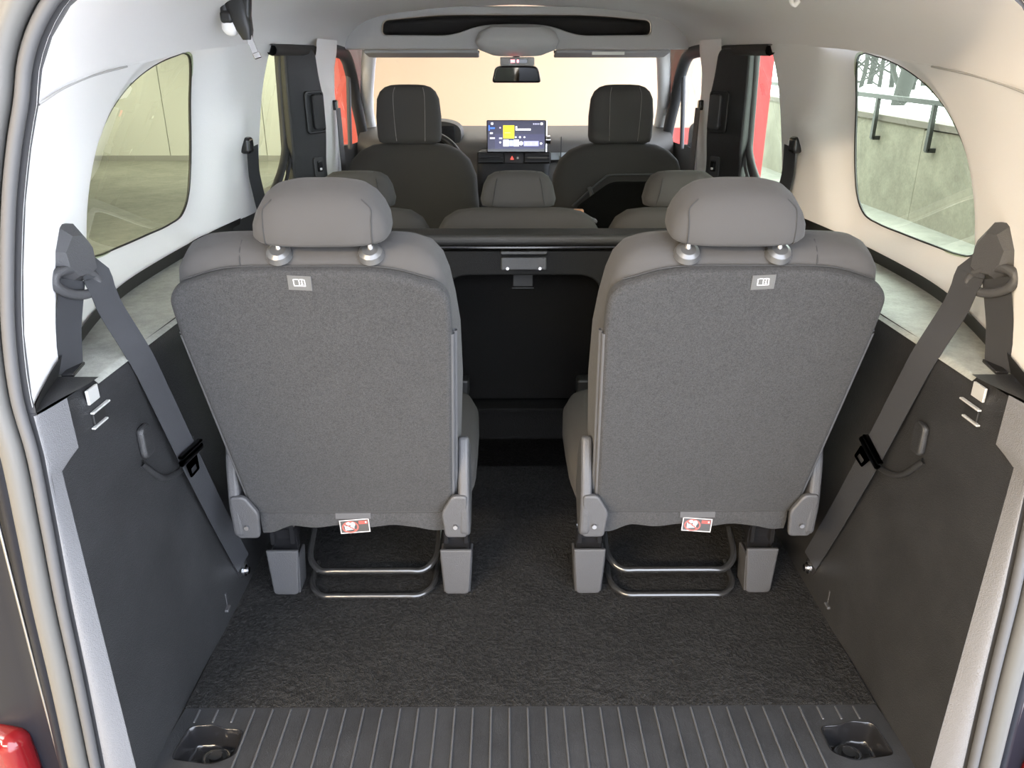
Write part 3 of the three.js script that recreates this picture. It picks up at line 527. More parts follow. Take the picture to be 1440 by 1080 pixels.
// ---------------------------------------------------------------- rear seat belts
for (const s of [-1, 1]) {
  const who = s < 0 ? 'towards the garage wall' : 'towards the ramp';
  const t = thing('seat_belt', `dark grey seat belt hanging from the rear pillar ${who}`, 'seat belt', [0, 0, 0]);
  const n = V(-s * 0.957, 0, 0.29);
  const P = (y, z, o = 0) => V(s * (XS(z, y)), y, z).addScaledVector(n, o);
  // faceted cover of the upper anchor
  const c = P(0.842, -1.160, 0);
  const rings = [[0.0, 0.046, 0.046], [0.012, 0.046, 0.046], [0.036, 0.026, 0.030]];
  const hex = [[-0.95, -0.75], [-0.95, 0.25], [-0.45, 0.95], [0.30, 1.05], [1.0, 0.35], [0.90, -0.35], [0.35, -0.95], [-0.6, -0.95]];
  const q0 = new THREE.Quaternion().setFromUnitVectors(V(0, 0, 1), n);
  const hv = rings.map(([d, a, b], k) => hex.map(([x, y]) => V(x * a * (s < 0 ? -1 : 1) * -1 * (s < 0 ? -1 : -1) * 1, y * b, d)));
  const faces = []; for (let k = 0; k < rings.length - 1; k++) for (let i = 0; i < hex.length; i++) { const a = hv[k][i], b = hv[k][(i + 1) % hex.length], d = hv[k + 1][i], e = hv[k + 1][(i + 1) % hex.length]; faces.push(a, b, e, a, e, d); }
  const cc = hv[2].reduce((a, p) => a.add(p), V(0, 0, 0)).multiplyScalar(1 / hex.length); for (let i = 0; i < hex.length; i++) faces.push(hv[2][i], hv[2][(i + 1) % hex.length], cc);
  const fg = new THREE.BufferGeometry().setFromPoints(faces); fg.computeVertexNormals(); fg.applyQuaternion(q0); tr(fg, c.x, c.y, c.z);
  part(t, 'anchor_cover', fg, mat.plasticGrey, 'faceted grey anchor cover');
  // guide loop
  const lc = P(0.804, -1.150, 0.030), loopPts = [];
  for (let k = 0; k < 20; k++) { const a = k / 20 * Math.PI * 2, e = V(0, Math.sin(a) * 0.020, 0).addScaledVector(V(-s * 0.30, -0.25, -0.92).normalize(), Math.cos(a) * 0.040); loopPts.push(lc.clone().add(e)); }
  part(t, 'guide_loop', tube(loopPts, 0.0075, 60, 10, true), mat.plasticGrey);
  // webbing: front run and the run down to the retractor
  const w0 = [s * 0.684, 0.818, -1.174];
  part(t, 'webbing', ribbon([[w0[0] + s * 0.012, w0[1] + 0.004, w0[2] + 0.012], w0, [s * 0.670, 0.755, -1.173], [s * 0.649, 0.697, -1.176], [s * 0.638, 0.645, -1.188], [s * 0.626, 0.46, -1.250], [s * 0.628, 0.26, -1.345], [s * 0.630, 0.09, -1.432]], 0.047, 0.0014, (u) => u < 0.06 ? V(-s * 0.7, 0.6, 0.4).normalize() : V(-s * 0.93, 0.1, 0.35).normalize(), 60), mat.webbing);
  part(t, 'retractor_webbing', ribbon([[s * (XS(-1.135, 0.81) - 0.018), 0.808, -1.140], [s * (XS(-1.115, 0.75) - 0.012), 0.74, -1.118], [s * (XS(-1.095, 0.685) - 0.010), 0.672, -1.095]], 0.047, 0.0014, V(-s * 0.96, 0.05, 0.27), 20), mat.webbing);
  part(t, 'retractor_slot', rb(0.018, 0.006, 0.056, 0.002, s * (XS(-1.095, 0.68) - 0.014), 0.679, -1.098, 0, s * -0.2, 0), mat.gloss);
  // tongue, stopper
  const tp = V(s * 0.622, 0.452, -1.254), td = V(s * 0.004, -0.2, -0.095).normalize(), tn = V(-s * 0.93, 0.1, 0.35).normalize(), ts = td.clone().cross(tn).normalize();
  const basis = new THREE.Matrix4().makeBasis(ts, td.clone().negate(), tn).setPosition(tp);
  const tg = part(t, 'buckle_tongue', rb(0.066, 0.014, 0.012, 0.005, 0, 0, 0.002, 0, 0, 0.28).applyMatrix4(basis), mat.plastic, 'belt tongue with a chrome plate');
  part(tg, 'tongue_plate', (() => { const a = roundPoly([[-0.013, -0.036], [0.013, -0.036], [0.016, 0.0], [-0.016, 0.0]], 0.004); a.holes.push(rrShape(0.016, 0.014, 0.002, 0, -0.024)); return tr(ext(a, 0.0025, 0.0006), 0.006, -0.006, 0.003, 0, 0, 0.15).applyMatrix4(basis); })(), mat.chrome);
  part(tg, 'tongue_slot_bar', rb(0.062, 0.008, 0.014, 0.004, -0.003, 0.014, 0.003, 0, 0, 0.28).applyMatrix4(basis), mat.plastic);
  // lower anchor
  const an = part(t, 'anchor_plate', tr(ext(roundPoly([[-0.016, -0.03], [0.016, -0.03], [0.018, 0.025], [-0.018, 0.025]], 0.008), 0.004, 0.001), s * 0.640, 0.082, -1.437, 0.42 , -s * 1.2, 0), mat.steel);
  part(an, 'bolt', plainMerge([cyl(0.013, 0.006, s * 0.632, 0.066, -1.440, 0, 0, Math.PI / 2), cyl(0.0085, 0.012, s * 0.628, 0.066, -1.440, 0, 0, Math.PI / 2, 0.0085, 6)]), mat.chrome, 'shiny hexagonal bolt');
}

// ---------------------------------------------------------------- luggage shelf behind the second row
{
  const t = thing('luggage_shelf', 'black plastic luggage shelf edge with a latch across the cabin', 'luggage shelf', [0, 0, -2.0]);
  part(t, 'shelf_top', rb(1.26, 0.030, 0.10, 0.014, 0, 0.700, 0.0), mat.plasticBlack);
  part(t, 'front_lip', rb(1.24, 0.008, 0.022, 0.003, 0, 0.682, 0.040), mat.gloss);
  const fr = roundPoly([[-0.62, 0.03, 0.01], [-0.22, 0.03, 0.01], [-0.205, 0.605, 0.065], [0.205, 0.605, 0.065], [0.22, 0.03, 0.01], [0.62, 0.03, 0.01], [0.62, 0.67, 0.01], [-0.62, 0.67, 0.01]], 0.01);
  part(t, 'frame_panel', tr(ext(fr, 0.02, 0.005), 0, 0, 0.012), M(0.006, 0.006, 0.006, 0.65, { specularIntensity: 0.4, bumpMap: bumpGrain, bumpScale: 0.0006 }));
  const rp = part(t, 'recessed_panel', box(-0.24, 0.24, 0.22, 0.63, -0.06, -0.05), mat.feltBlack, 'black felt panel inside the rounded opening');
  part(rp, 'strap_slot', plainMerge([rb(0.055, 0.035, 0.006, 0.003, 0, 0.572, -0.046), rb(0.06, 0.004, 0.01, 0.001, 0, 0.552, -0.044)]), mat.plasticBlack);
  part(t, 'seat_base', plainMerge([rb(0.50, 0.10, 0.10, 0.01, 0, 0.16, -0.05), rb(0.44, 0.012, 0.014, 0.004, 0, 0.21, 0.006)]), mat.feltBlack);
  for (const q of [-1, 1]) part(t, 'floor_hinge', rb(0.04, 0.05, 0.05, 0.008, q * 0.17, 0.285, 0.01), mat.black);
  const la = part(t, 'latch', rb(0.118, 0.034, 0.012, 0.004, 0.0, 0.638, 0.036), mat.plasticGrey, 'grey rectangular latch');
  part(la, 'latch_cap', rb(0.12, 0.010, 0.02, 0.003, 0, 0.668, 0.040), mat.black);
  for (const q of [-1, 1]) part(la, 'screw', cyl(0.004, 0.003, q * 0.042, 0.626, 0.0425, Math.PI / 2, 0, 0), mat.steel);
}

// ---------------------------------------------------------------- second row
[[-0.455, 'dark second-row seat between the driver seat and the rear seat on the garage side', 0.205], [-0.012, 'middle second-row seat with low headrest in front of the screen', 0.232], [0.437, 'dark second-row seat behind the front seat with the black back pocket', 0.205]].forEach(([x, label, w], i) => {
  const t = thing('second_row_seat', label, 'car seat', [x, 0, -2.16], 'second row seats');
  const b = part(t, 'backrest', loft([[0.22, w * 0.9, 0.05], [0.26, w, 0.06], [0.60, w, 0.06], [0.69, w * 0.97, 0.058], [0.725, w * 0.88, 0.052], [0.745, w * 0.74, 0.04], [0.752, w * 0.55, 0.022], [0.754, w * 0.35, 0.01]].map(([y, a, d]) => seRing(y, a, d, 0, 0.03 - (0.75 - y) * 0.1, 4, 44))), mat.fabricDark);
  part(t, 'seat_cushion', tr(rb(w * 2, 0.14, 0.46, 0.05), 0, 0.26, -0.26), mat.fabricDark);
  const h = part(t, 'headrest', loft([[0.752, 0.085, 0.03], [0.757, 0.100, 0.042], [0.775, 0.104, 0.048], [0.81, 0.096, 0.046], [0.832, 0.084, 0.038], [0.843, 0.066, 0.026], [0.847, 0.04, 0.012]].map(([y, a, d]) => seRing(y, a, d, 0, -0.01, 3.6, 44))), mat.fabric);
  for (const q of [-1, 1]) {
    part(h, 'seam', tube([[q * 0.072, 0.760, 0.031], [q * 0.066, 0.79, 0.036], [q * 0.060, 0.825, 0.030], [q * 0.05, 0.846, 0.002]], 0.0012, 20, 5), mat.stitch);
    part(t, 'headrest_post', cyl(0.005, 0.04, q * 0.06, 0.747, 0.0), mat.chrome);
  }
  if (i === 1) { part(t, 'belt_guide', rb(0.03, 0.012, 0.02, 0.004, 0.165, 0.742, 0.02), M(0.3, 0.15, 0.08, 0.4), 'brownish belt guide'); part(t, 'belt_stub', rb(0.035, 0.01, 0.03, 0.004, 0.20, 0.722, 0.03, 0, 0, -0.4), mat.plasticGrey); }
});

// ---------------------------------------------------------------- front seats
for (const s of [-1, 1]) {
  const x = s < 0 ? -0.402 : 0.378;
  const t = thing(s < 0 ? 'driver_seat' : 'passenger_seat', s < 0 ? 'front seat with dark plain back before the steering wheel' : 'front seat with pocketed back beside the infotainment screen', 'car seat', [x, -0.1, -3.05]);
  const b = part(t, 'backrest', tr(loft([[0.35, 0.22, 0.07], [0.45, 0.25, 0.085], [0.72, 0.252, 0.085], [0.83, 0.245, 0.08], [0.89, 0.222, 0.072], [0.925, 0.185, 0.06], [0.945, 0.14, 0.045], [0.952, 0.09, 0.025], [0.954, 0.05, 0.01]].map(([y, a, d]) => seRing(y, a, d, 0, (y - 0.5) * 0.12, 3.6, 48))), 0, 0, 0), mat.fabricDark);
  part(t, 'seat_cushion', rb(0.50, 0.16, 0.5, 0.06, 0, 0.36, -0.28), mat.fabricDark);
  part(t, 'seat_base', rb(0.44, 0.24, 0.46, 0.02, 0, 0.16, -0.26), mat.black);
  const h = part(t, 'headrest', loft([[0.955, 0.095, 0.03], [0.962, 0.112, 0.044], [0.98, 0.117, 0.05], [1.05, 0.118, 0.052], [1.11, 0.112, 0.05], [1.135, 0.10, 0.044], [1.150, 0.082, 0.034], [1.157, 0.06, 0.02], [1.159, 0.03, 0.008]].map(([y, a, d]) => seRing(y - 0.004, a, d, 0, 0.055, 4.2, 48))), M(0.052, 0.048, 0.045, 0.95, { bumpMap: bumpWeave, bumpScale: 0.0005 }));
  for (const q of [-1, 1]) {
    part(h, 'piping', tube([[q * 0.052 + 0.008, 0.962, 0.101], [q * 0.054 + 0.008, 1.0, 0.1075], [q * 0.056 + 0.008, 1.06, 0.109], [q * 0.056 + 0.008, 1.12, 0.104], [q * 0.05 + 0.008, 1.146, 0.09]], 0.0013, 30, 5), mat.piping, 'thin pale stitched line');
    part(t, 'headrest_post', cyl(0.0065, 0.06, q * 0.062, 0.935, 0.055), mat.chrome);
    part(t, 'post_guide', cyl(0.017, 0.01, q * 0.062, 0.951, 0.055, 0, 0, 0, 0.013), mat.satin);
  }
  if (s > 0) {
    const p = part(b, 'back_pocket', tr(ext(roundPoly([[-0.17, 0.42], [0.2, 0.42], [0.2, 0.835], [-0.045, 0.835], [-0.17, 0.74]], 0.03), 0.012, 0.004), 0, 0, 0.116, 0.10, 0, 0), mat.feltBlack, 'black back pocket panel');
    part(p, 'pocket_rim', tube([[-0.175, 0.73, 0.125], [-0.10, 0.80, 0.129], [-0.05, 0.842, 0.131], [0.0, 0.846, 0.131], [0.18, 0.846, 0.131]], 0.004, 40, 6, false, 0.2), mat.plasticGrey);
    part(b, 'release_strap', tube([[-0.115, 0.80, 0.135], [-0.105, 0.77, 0.15], [-0.105, 0.73, 0.15], [-0.115, 0.70, 0.135]], 0.008, 20, 8), mat.plasticGrey);
  }
}

// ---------------------------------------------------------------- doors and pillars ahead of the rear windows
for (const s of [-1, 1]) {
  const red = s < 0 ? 'facing the garage wall' : 'facing the red wall';
  // sliding door: lower panel, tinted pane with frame, dark upright with grip and switch
  const d = struct('door', null, null, `sliding door ${red} with dark upright`, 'door'); d.name = s < 0 ? 'door_1' : 'door_2';
  part(d, 'lower_panel', sheet((u, v) => { const z = lerp(-2.20, -2.86, u); return V(s * XS(z, 0.7), lerp(-0.12, 0.75, v), z); }, 8, 6), mat.plastic);
  part(d, 'outer_skin', sheet((u, v) => { const z = lerp(-0.95, -3.95, u); return V(s * (XS(z, 0.7) + 0.07), lerp(-0.4, 0.72, v), z); }, 20, 4), mat.paint);
  part(d, 'window_sill', sheet((u, v) => { const z = lerp(-2.36, -2.80, u); return V(s * (XS(z, 0.75) - 0.03 + 0.05 * v), 0.752, z); }, 8, 2), mat.ledge);
  const pane = part(d, 'pane', sheet((u, v) => { const z = lerp(-2.34, -2.86, u), h = lerp(0.745, hs(z) + 0.02, v); return V(s * (XS(z, h) + 0.035), h, z); }, 8, 8), mat.tintGlass, 'green tinted glass pane');
  // upright panel, turned towards the rear
  const UP = [[-0.035, 0.70], [0.155, 0.70], [0.150, 0.80], [0.165, 0.90], [0.165, 1.02], [0.150, 1.08], [0.14, 1.17], [-0.016, 1.17], [-0.020, 1.05], [-0.022, 0.86], [-0.030, 0.81]];
  const face = (g) => { if (s > 0) { g.scale(-1, 1, 1); g = g.index ? g.toNonIndexed() : g; const p = g.attributes.position, n = g.attributes.normal; for (let i = 0; i < p.count; i += 3) { for (const at of [p, n]) { const a = [at.getX(i + 1), at.getY(i + 1), at.getZ(i + 1)]; at.setXYZ(i + 1, at.getX(i + 2), at.getY(i + 2), at.getZ(i + 2)); at.setXYZ(i + 2, ...a); } } } tr(g, 0, 0, 0, 0, s < 0 ? 65 * D2R : -65 * D2R, 0); return tr(g, s < 0 ? -0.760 : 0.744, 0, -2.66); };
  const up = part(d, 'upright', face(ext(roundPoly(UP, 0.03), 0.03, 0.010)), mat.plastic);
  const grip = part(up, 'grip_frame', face((() => { const a = rrShape(0.098, 0.135, 0.016, 0.105, 0.972); a.holes.push(rrShape(0.082, 0.118, 0.012, 0.106, 0.972)); return tr(ext(a, 0.008, 0.003), 0, 0, 0.028); })()), mat.black);
  part(grip, 'door_grip', face(tr(ext(rrShape(0.056, 0.112, 0.014, 0.120, 0.972), 0.014, 0.005), 0, 0, 0.026)), s < 0 ? mat.plastic : mat.plasticGrey);
  const sw = part(up, 'switch_plate', face(tr(ext(rrShape(0.05, 0.066, 0.01, 0.098, 0.795), 0.006, 0.002), 0, 0, 0.029)), mat.plasticGrey);
  part(sw, 'window_switch', face(tr(ext(rrShape(0.024, 0.036, 0.005, 0.100, 0.797), 0.008, 0.003), 0, 0, 0.032)), mat.gloss);
  part(sw, 'switch_mark', face(tr(ext(rrShape(0.010, 0.008, 0.002, 0.100, 0.788), 0.002, 0.0005), 0, 0, 0.0395)), M(0.9, 0.9, 0.9, 0.4));
  const rx = s > 0 ? -0.014 : 0;
  part(d, 'door_rubber', tube([[s * 0.764 + rx, 1.165, -2.648], [s * 0.770 + rx, 1.02, -2.652], [s * 0.774 + rx, 0.90, -2.652], [s * 0.772 + rx, 0.85, -2.630], [s * 0.775 + rx, 0.79, -2.56], [s * 0.785 + rx, 0.72, -2.44]], 0.013, 40, 8), mat.rubberDark);
  part(d, 'window_frame_edge', tube([[s * 0.756 + rx, 1.165, -2.645], [s * 0.760 + rx, 1.02, -2.648], [s * 0.763 + rx, 0.90, -2.648], [s * 0.758 + rx, 0.82, -2.625], [s * 0.765 + rx, 0.74, -2.54]], 0.006, 40, 8), s < 0 ? mat.rubberDark : mat.rubber);
  // centre pillar with the front belt
  const p = struct('pillar_trim', null, null, `pale centre pillar trim between the doors ${red}`, 'pillar'); 
  part(p, 'pillar', sheet((u, v) => { const h = lerp(0.66, 1.20, v), z = lerp(-2.79, -3.03, u), low = smooth((0.98 - h) / 0.3); return V(s * (lerp(0.70, 0.672, Math.sin(u * Math.PI / 2)) + lerp(0.0, 0.012, low) - 0.03 * smooth((h - 1.05) / 0.15)), h, z + (u > 0.5 ? 0.10 * smooth((h - 0.9) / 0.3) * (u - 0.5) : 0)); }, 12, 14), mat.trim);
  part(p, 'pillar_front', sheet((u, v) => { const h = lerp(0.66, 1.20, v); return V(s * (lerp(0.672, 0.78, u) - 0.03 * smooth((h - 1.05) / 0.15)), h, -3.03 + 0.05 * smooth((h - 0.9) / 0.3)); }, 4, 6), mat.trim);
  part(p, 'pillar_back', sheet((u, v) => { const z = lerp(-2.79, -3.06, u), h = lerp(0.66, 1.24, v); return V(s * (XS(z, Math.min(h, 1.19)) + 0.03), h, z); }, 4, 6), mat.black);
  const fb = thing('front_seat_belt', `thin dark belt hanging on the centre pillar ${red}`, 'seat belt', [0, 0, 0]);
  part(fb, 'anchor', rb(0.02, 0.035, 0.03, 0.006, s * 0.668, 0.985, -2.985), mat.gloss);
  part(fb, 'webbing', ribbon([[s * 0.658, 0.975, -2.985], [s * 0.656, 0.86, -2.985], [s * 0.655, 0.66, -2.985]], 0.045, 0.002, V(-s, 0, 0.15), 16), mat.webbing);
  // second-row belt on the pillar behind the door
  const sb = thing('middle_seat_belt', `dark belt hanging below the pillar hump ${red}`, 'seat belt', [0, 0, 0]);
  part(sb, 'anchor', rb(0.03, 0.045, 0.045, 0.01, s * (XS(-2.28, 0.9) - 0.014), 0.905, -2.28), mat.gloss);
  part(sb, 'webbing', ribbon([[s * (XS(-2.28, 0.9) - 0.028), 0.90, -2.285], [s * (XS(-2.28, 0.8) - 0.030), 0.82, -2.31], [s * (XS(-2.28, 0.7) - 0.036), 0.70, -2.36]], 0.047, 0.002, V(-s * 0.9, 0, 0.4).normalize(), 16), mat.webbing);
  // front door: panel, black frame, glass, wing mirror outside
  const f = struct('door', null, null, `front door ${red} with black window frame`, 'door'); f.name = s < 0 ? 'door_3' : 'door_4';
  part(f, 'lower_panel', sheet((u, v) => { const z = lerp(-2.86, -4.15, u); return V(s * (XS(z, 0.7) - 0.01), lerp(-0.14, 0.79, v), z); }, 8, 6), mat.plastic);
  part(f, 'pane', sheet((u, v) => { const z = lerp(-3.02, -3.98, u), h = lerp(0.78, lerp(1.19, 0.86, smooth((u - 0.35) / 0.65)), v); return V(s * (XS(z, h) + 0.02), h, z); }, 10, 6), mat.clearGlass, 'clear glass pane');
  part(f, 'frame_fill', sheet((u, v) => { const z = lerp(-2.80, -3.98, u), uu = clamp((z + 3.02) / -0.96), h0 = lerp(1.19, 0.86, smooth((uu - 0.35) / 0.65)) - 0.01, h = lerp(h0, Math.max(h0, hs(z)) + 0.05, v); return V(s * (XS(z, Math.min(h, 1.19)) + 0.022), h, z); }, 20, 4), mat.black);
  part(f, 'window_frame', tube([[s * 0.70, 1.175, -3.06], [s * 0.705, 1.165, -3.40], [s * 0.715, 1.10, -3.58], [s * 0.73, 0.98, -3.74], [s * 0.735, 0.86, -3.86], [s * 0.735, 0.77, -3.90]], 0.026, 60, 10), mat.rubberDark, 'black window frame');
  part(f, 'quarter_post', tube([[s * 0.725, 1.08, -3.58], [s * 0.73, 0.92, -3.56], [s * 0.735, 0.78, -3.55]], 0.010, 20, 8), mat.rubber);
  const wm = thing('wing_mirror', `black wing mirror outside the front door ${red}`, 'mirror', [s * 0.90, 0.78, -3.72]);
  part(wm, 'housing', rb(0.20, 0.15, 0.09, 0.04, 0, 0.03, 0), mat.black); part(wm, 'mirror_glass', rb(0.16, 0.11, 0.004, 0.002, 0, 0.035, 0.045), mat.mirror); part(wm, 'arm', rb(0.1, 0.05, 0.05, 0.015, -s * 0.10, -0.02, 0), mat.black);
  const a = struct('windscreen_pillar', tube([[s * 0.60, 1.20, -3.44], [s * 0.645, 1.10, -3.62], [s * 0.70, 0.95, -3.86], [s * 0.725, 0.80, -4.08]], 0.030, 30, 12), mat.trim, `pale windscreen pillar ${red}`, 'pillar');
}

// ---------------------------------------------------------------- windscreen, dashboard
{
  const w = struct('window', null, null, 'wide clear windscreen in front of the dashboard', 'window'); w.name = 'window_3';
  part(w, 'pane', sheet((u, v) => V(lerp(-1, 1, u) * lerp(0.76, 0.66, v), lerp(0.80, 1.21, v), lerp(-4.25, -3.46, v) - 0.06 * (1 - (2 * u - 1) ** 2)), 16, 8), mat.clearGlass, 'clear glass pane');
  struct('firewall', box(-0.80, 0.80, -0.5, 0.79, -4.34, -4.28), mat.black, 'black front bulkhead behind the dashboard', 'bulkhead');
  const t = thing('dashboard', 'dark grey dashboard with a light lower band', 'dashboard', [0, 0, -3.7]);
  const prof = [[-0.56, 0.80], [-0.40, 0.842], [-0.15, 0.842], [-0.02, 0.822], [0.04, 0.79], [0.055, 0.76], [0.04, 0.70], [0.05, 0.66], [0.02, 0.55], [-0.1, 0.40]];
  const pc = new THREE.CatmullRomCurve3(prof.map(([z, y]) => V(0, y, z)), false, 'centripetal').getSpacedPoints(40);
  part(t, 'body', sheet((u, v) => { const p = pc[Math.round(v * 40)], x = lerp(-0.74, 0.74, u); return V(x, p.y, p.z - 0.10 * (x / 0.74) ** 2); }, 40, 40), M(0.085, 0.080, 0.075, 0.55, { bumpMap: bumpGrain, bumpScale: 0.0005 }));
  part(t, 'band', sheet((u, v) => { const x = lerp(0.16, 0.70, u); return V(x, lerp(0.725, 0.765, v), 0.062 - 0.10 * (x / 0.74) ** 2 - 0.02 * (v - 0.3)); }, 20, 4), M(0.34, 0.37, 0.38, 0.35), 'pale grey band');
  part(t, 'glovebox_seam', rb(0.004, 0.11, 0.01, 0.001, 0.205, 0.77, 0.058), mat.rubberDark);
  const cs = part(t, 'centre_stack', rb(0.33, 0.30, 0.10, 0.03, -0.012, 0.62, 0.05), mat.plastic);
  for (const x of [-0.115, 0.095]) {
    const v = part(cs, 'air_vent', rb(0.12, 0.052, 0.014, 0.006, x, 0.738, 0.098), mat.black);
    for (let k = 0; k < 3; k++) part(v, 'vane', rb(0.108, 0.004, 0.01, 0.001, x, 0.722 + k * 0.016, 0.107), mat.plasticGrey);
    part(v, 'vent_tab', rb(0.09, 0.007, 0.008, 0.002, x, 0.738, 0.112), x > 0 ? M(0.16, 0.15, 0.13, 0.3, { metalness: 0.6 }) : mat.plastic);
  }
  const hz = part(cs, 'hazard_panel', rb(0.086, 0.050, 0.012, 0.004, -0.010, 0.738, 0.100), mat.plasticGrey);
  part(hz, 'hazard_button', tr(ext(roundPoly([[-0.009, -0.008], [0.009, -0.008], [0, 0.009]], 0.002), 0.004, 0.001), -0.018, 0.738, 0.105), M(0.8, 0.08, 0.07, 0.4, { emissive: RGB(0.7, 0.08, 0.06), emissiveIntensity: 0.5 }), 'red hazard triangle');
  part(hz, 'lock_button', rb(0.010, 0.010, 0.004, 0.002, 0.008, 0.738, 0.107), M(0.7, 0.7, 0.7, 0.4));
  const key = part(cs, 'shortcut_row', rb(0.25, 0.03, 0.02, 0.006, -0.005, 0.782, 0.085), mat.gloss);
  for (const [x, r] of [[-0.075, 0.009], [-0.062, 0.009], [-0.035, 0.007], [-0.028, 0.010], [-0.018, 0.007]]) part(key, 'shortcut_key', cyl(r, 0.004, x, 0.784, 0.096, Math.PI / 2, 0, 0), M(0.75, 0.75, 0.72, 0.4));
  // screen
  const screenTex = canvasTex(512, 256, (x, w, h) => {
    x.fillStyle = '#1c1b30'; x.fillRect(0, 0, w, h); x.fillStyle = '#232240'; x.fillRect(0, 120, w, 136); x.fillStyle = '#191830'; x.fillRect(0, 0, 64, h);
    const dot = (a, b, r, c) => { x.fillStyle = c; x.beginPath(); x.arc(a, b, r, 0, 7); x.fill(); };
    dot(40, 24, 11, '#fff'); x.fillStyle = '#2f63d8'; x.fillRect(8, 40, 10, 48); x.fillRect(22, 58, 42, 14);
    x.fillStyle = '#d8d8e4'; x.fillRect(20, 104, 26, 14); x.fillRect(20, 150, 44, 13);
    dot(112, 62, 7, '#c0a8d0'); x.fillStyle = '#b8b8cc'; x.fillRect(102, 152, 28, 12); dot(112, 196, 9, '#c8c8dc');
    x.fillStyle = '#ffe600'; x.fillRect(140, 40, 98, 120); x.fillStyle = '#fff06a'; x.fillRect(152, 104, 52, 8);
    x.fillStyle = '#fff'; x.fillRect(250, 48, 14, 20); x.fillRect(250, 70, 136, 16); x.fillStyle = '#1c1b30'; for (let k = 0; k < 9; k++) x.fillRect(266 + k * 13, 68, 2, 18);
    dot(252, 148, 8, '#d0d0e0'); dot(290, 148, 9, '#e0e0ee'); dot(330, 148, 8, '#d0d0e0');
    x.fillStyle = '#fff'; x.fillRect(140, 172, 48, 60); x.fillStyle = '#9aa0e8'; x.fillRect(194, 176, 36, 54); x.fillStyle = '#fff'; x.fillRect(200, 184, 18, 22); x.fillRect(234, 172, 46, 60); dot(300, 204, 18, '#fff'); x.fillStyle = '#8f8fc4'; x.fillRect(324, 184, 134, 46);
    x.fillStyle = '#e8e8f4'; for (const k of [342, 386, 432]) x.fillRect(k, 196, 8, 20); dot(480, 206, 10, '#fff');
    x.fillStyle = '#a8a8c4'; for (let k = 0; k < 4; k++) x.fillRect(408 + k * 15, 22, 9, 12); dot(484, 26, 12, '#fff');
  });
  const sc = thing('infotainment_screen', 'wide screen with a yellow tile standing on the dashboard', 'screen', [0, 0.765, -3.575]);
  part(sc, 'bezel', rb(0.262, 0.138, 0.014, 0.005, 0.000, 0.066, 0, -0.12, 0, 0), mat.gloss);
  part(sc, 'display', tr(new THREE.PlaneGeometry(0.252, 0.118), 0.000, 0.073, 0.0085, -0.12, 0, 0), new THREE.MeshStandardMaterial({ color: 0x080808, roughness: 0.25, emissive: 0xffffff, emissiveMap: screenTex, emissiveIntensity: 0.9 }), 'lit display', true);
  part(sc, 'edge_strip', rb(0.006, 0.135, 0.012, 0.002, 0.134, 0.066, 0.002, -0.12, 0, 0), mat.chrome);
  part(sc, 'knob', cyl(0.018, 0.02, 0.142, 0.052, 0.004, 0, 0, Math.PI / 2), mat.chrome);
  part(sc, 'stand', rb(0.18, 0.05, 0.016, 0.006, 0, 0.03, -0.014), mat.plastic);
  // steering wheel
  const sw = thing('steering_wheel', 'black steering wheel behind the plain front seat', 'steering wheel', [-0.40, 0.70, -3.44]);
  part(sw, 'rim', tr(new THREE.TorusGeometry(0.165, 0.015, 12, 60), 0, 0, 0, -0.45, 0, 0), mat.black); part(sw, 'hub', tr(rb(0.14, 0.12, 0.04, 0.03), 0, -0.01, -0.01, -0.45, 0, 0), mat.plastic);
  for (const a of [0, Math.PI, -Math.PI / 2]) part(sw, 'spoke', tr(rb(0.10, 0.03, 0.015, 0.006, 0.10, 0, -0.004, 0, 0, 0).applyMatrix4(new THREE.Matrix4().makeRotationZ(a)), 0, 0, 0, -0.45, 0, 0), mat.plasticGrey);
  const ic = part(t, 'instrument_hood', tr(loft([[-0.08, 0.15, 0.06], [0.0, 0.16, 0.07], [0.06, 0.15, 0.06]].map(([z, a, b]) => seRing(z, a, b, 0, 0, 3, 32))), -0.40, 0.83, -0.04, Math.PI / 2, 0, 0), mat.plastic);
  part(ic, 'cluster_screen', rb(0.24, 0.08, 0.006, 0.003, -0.40, 0.83, 0.024), mat.gloss);
}

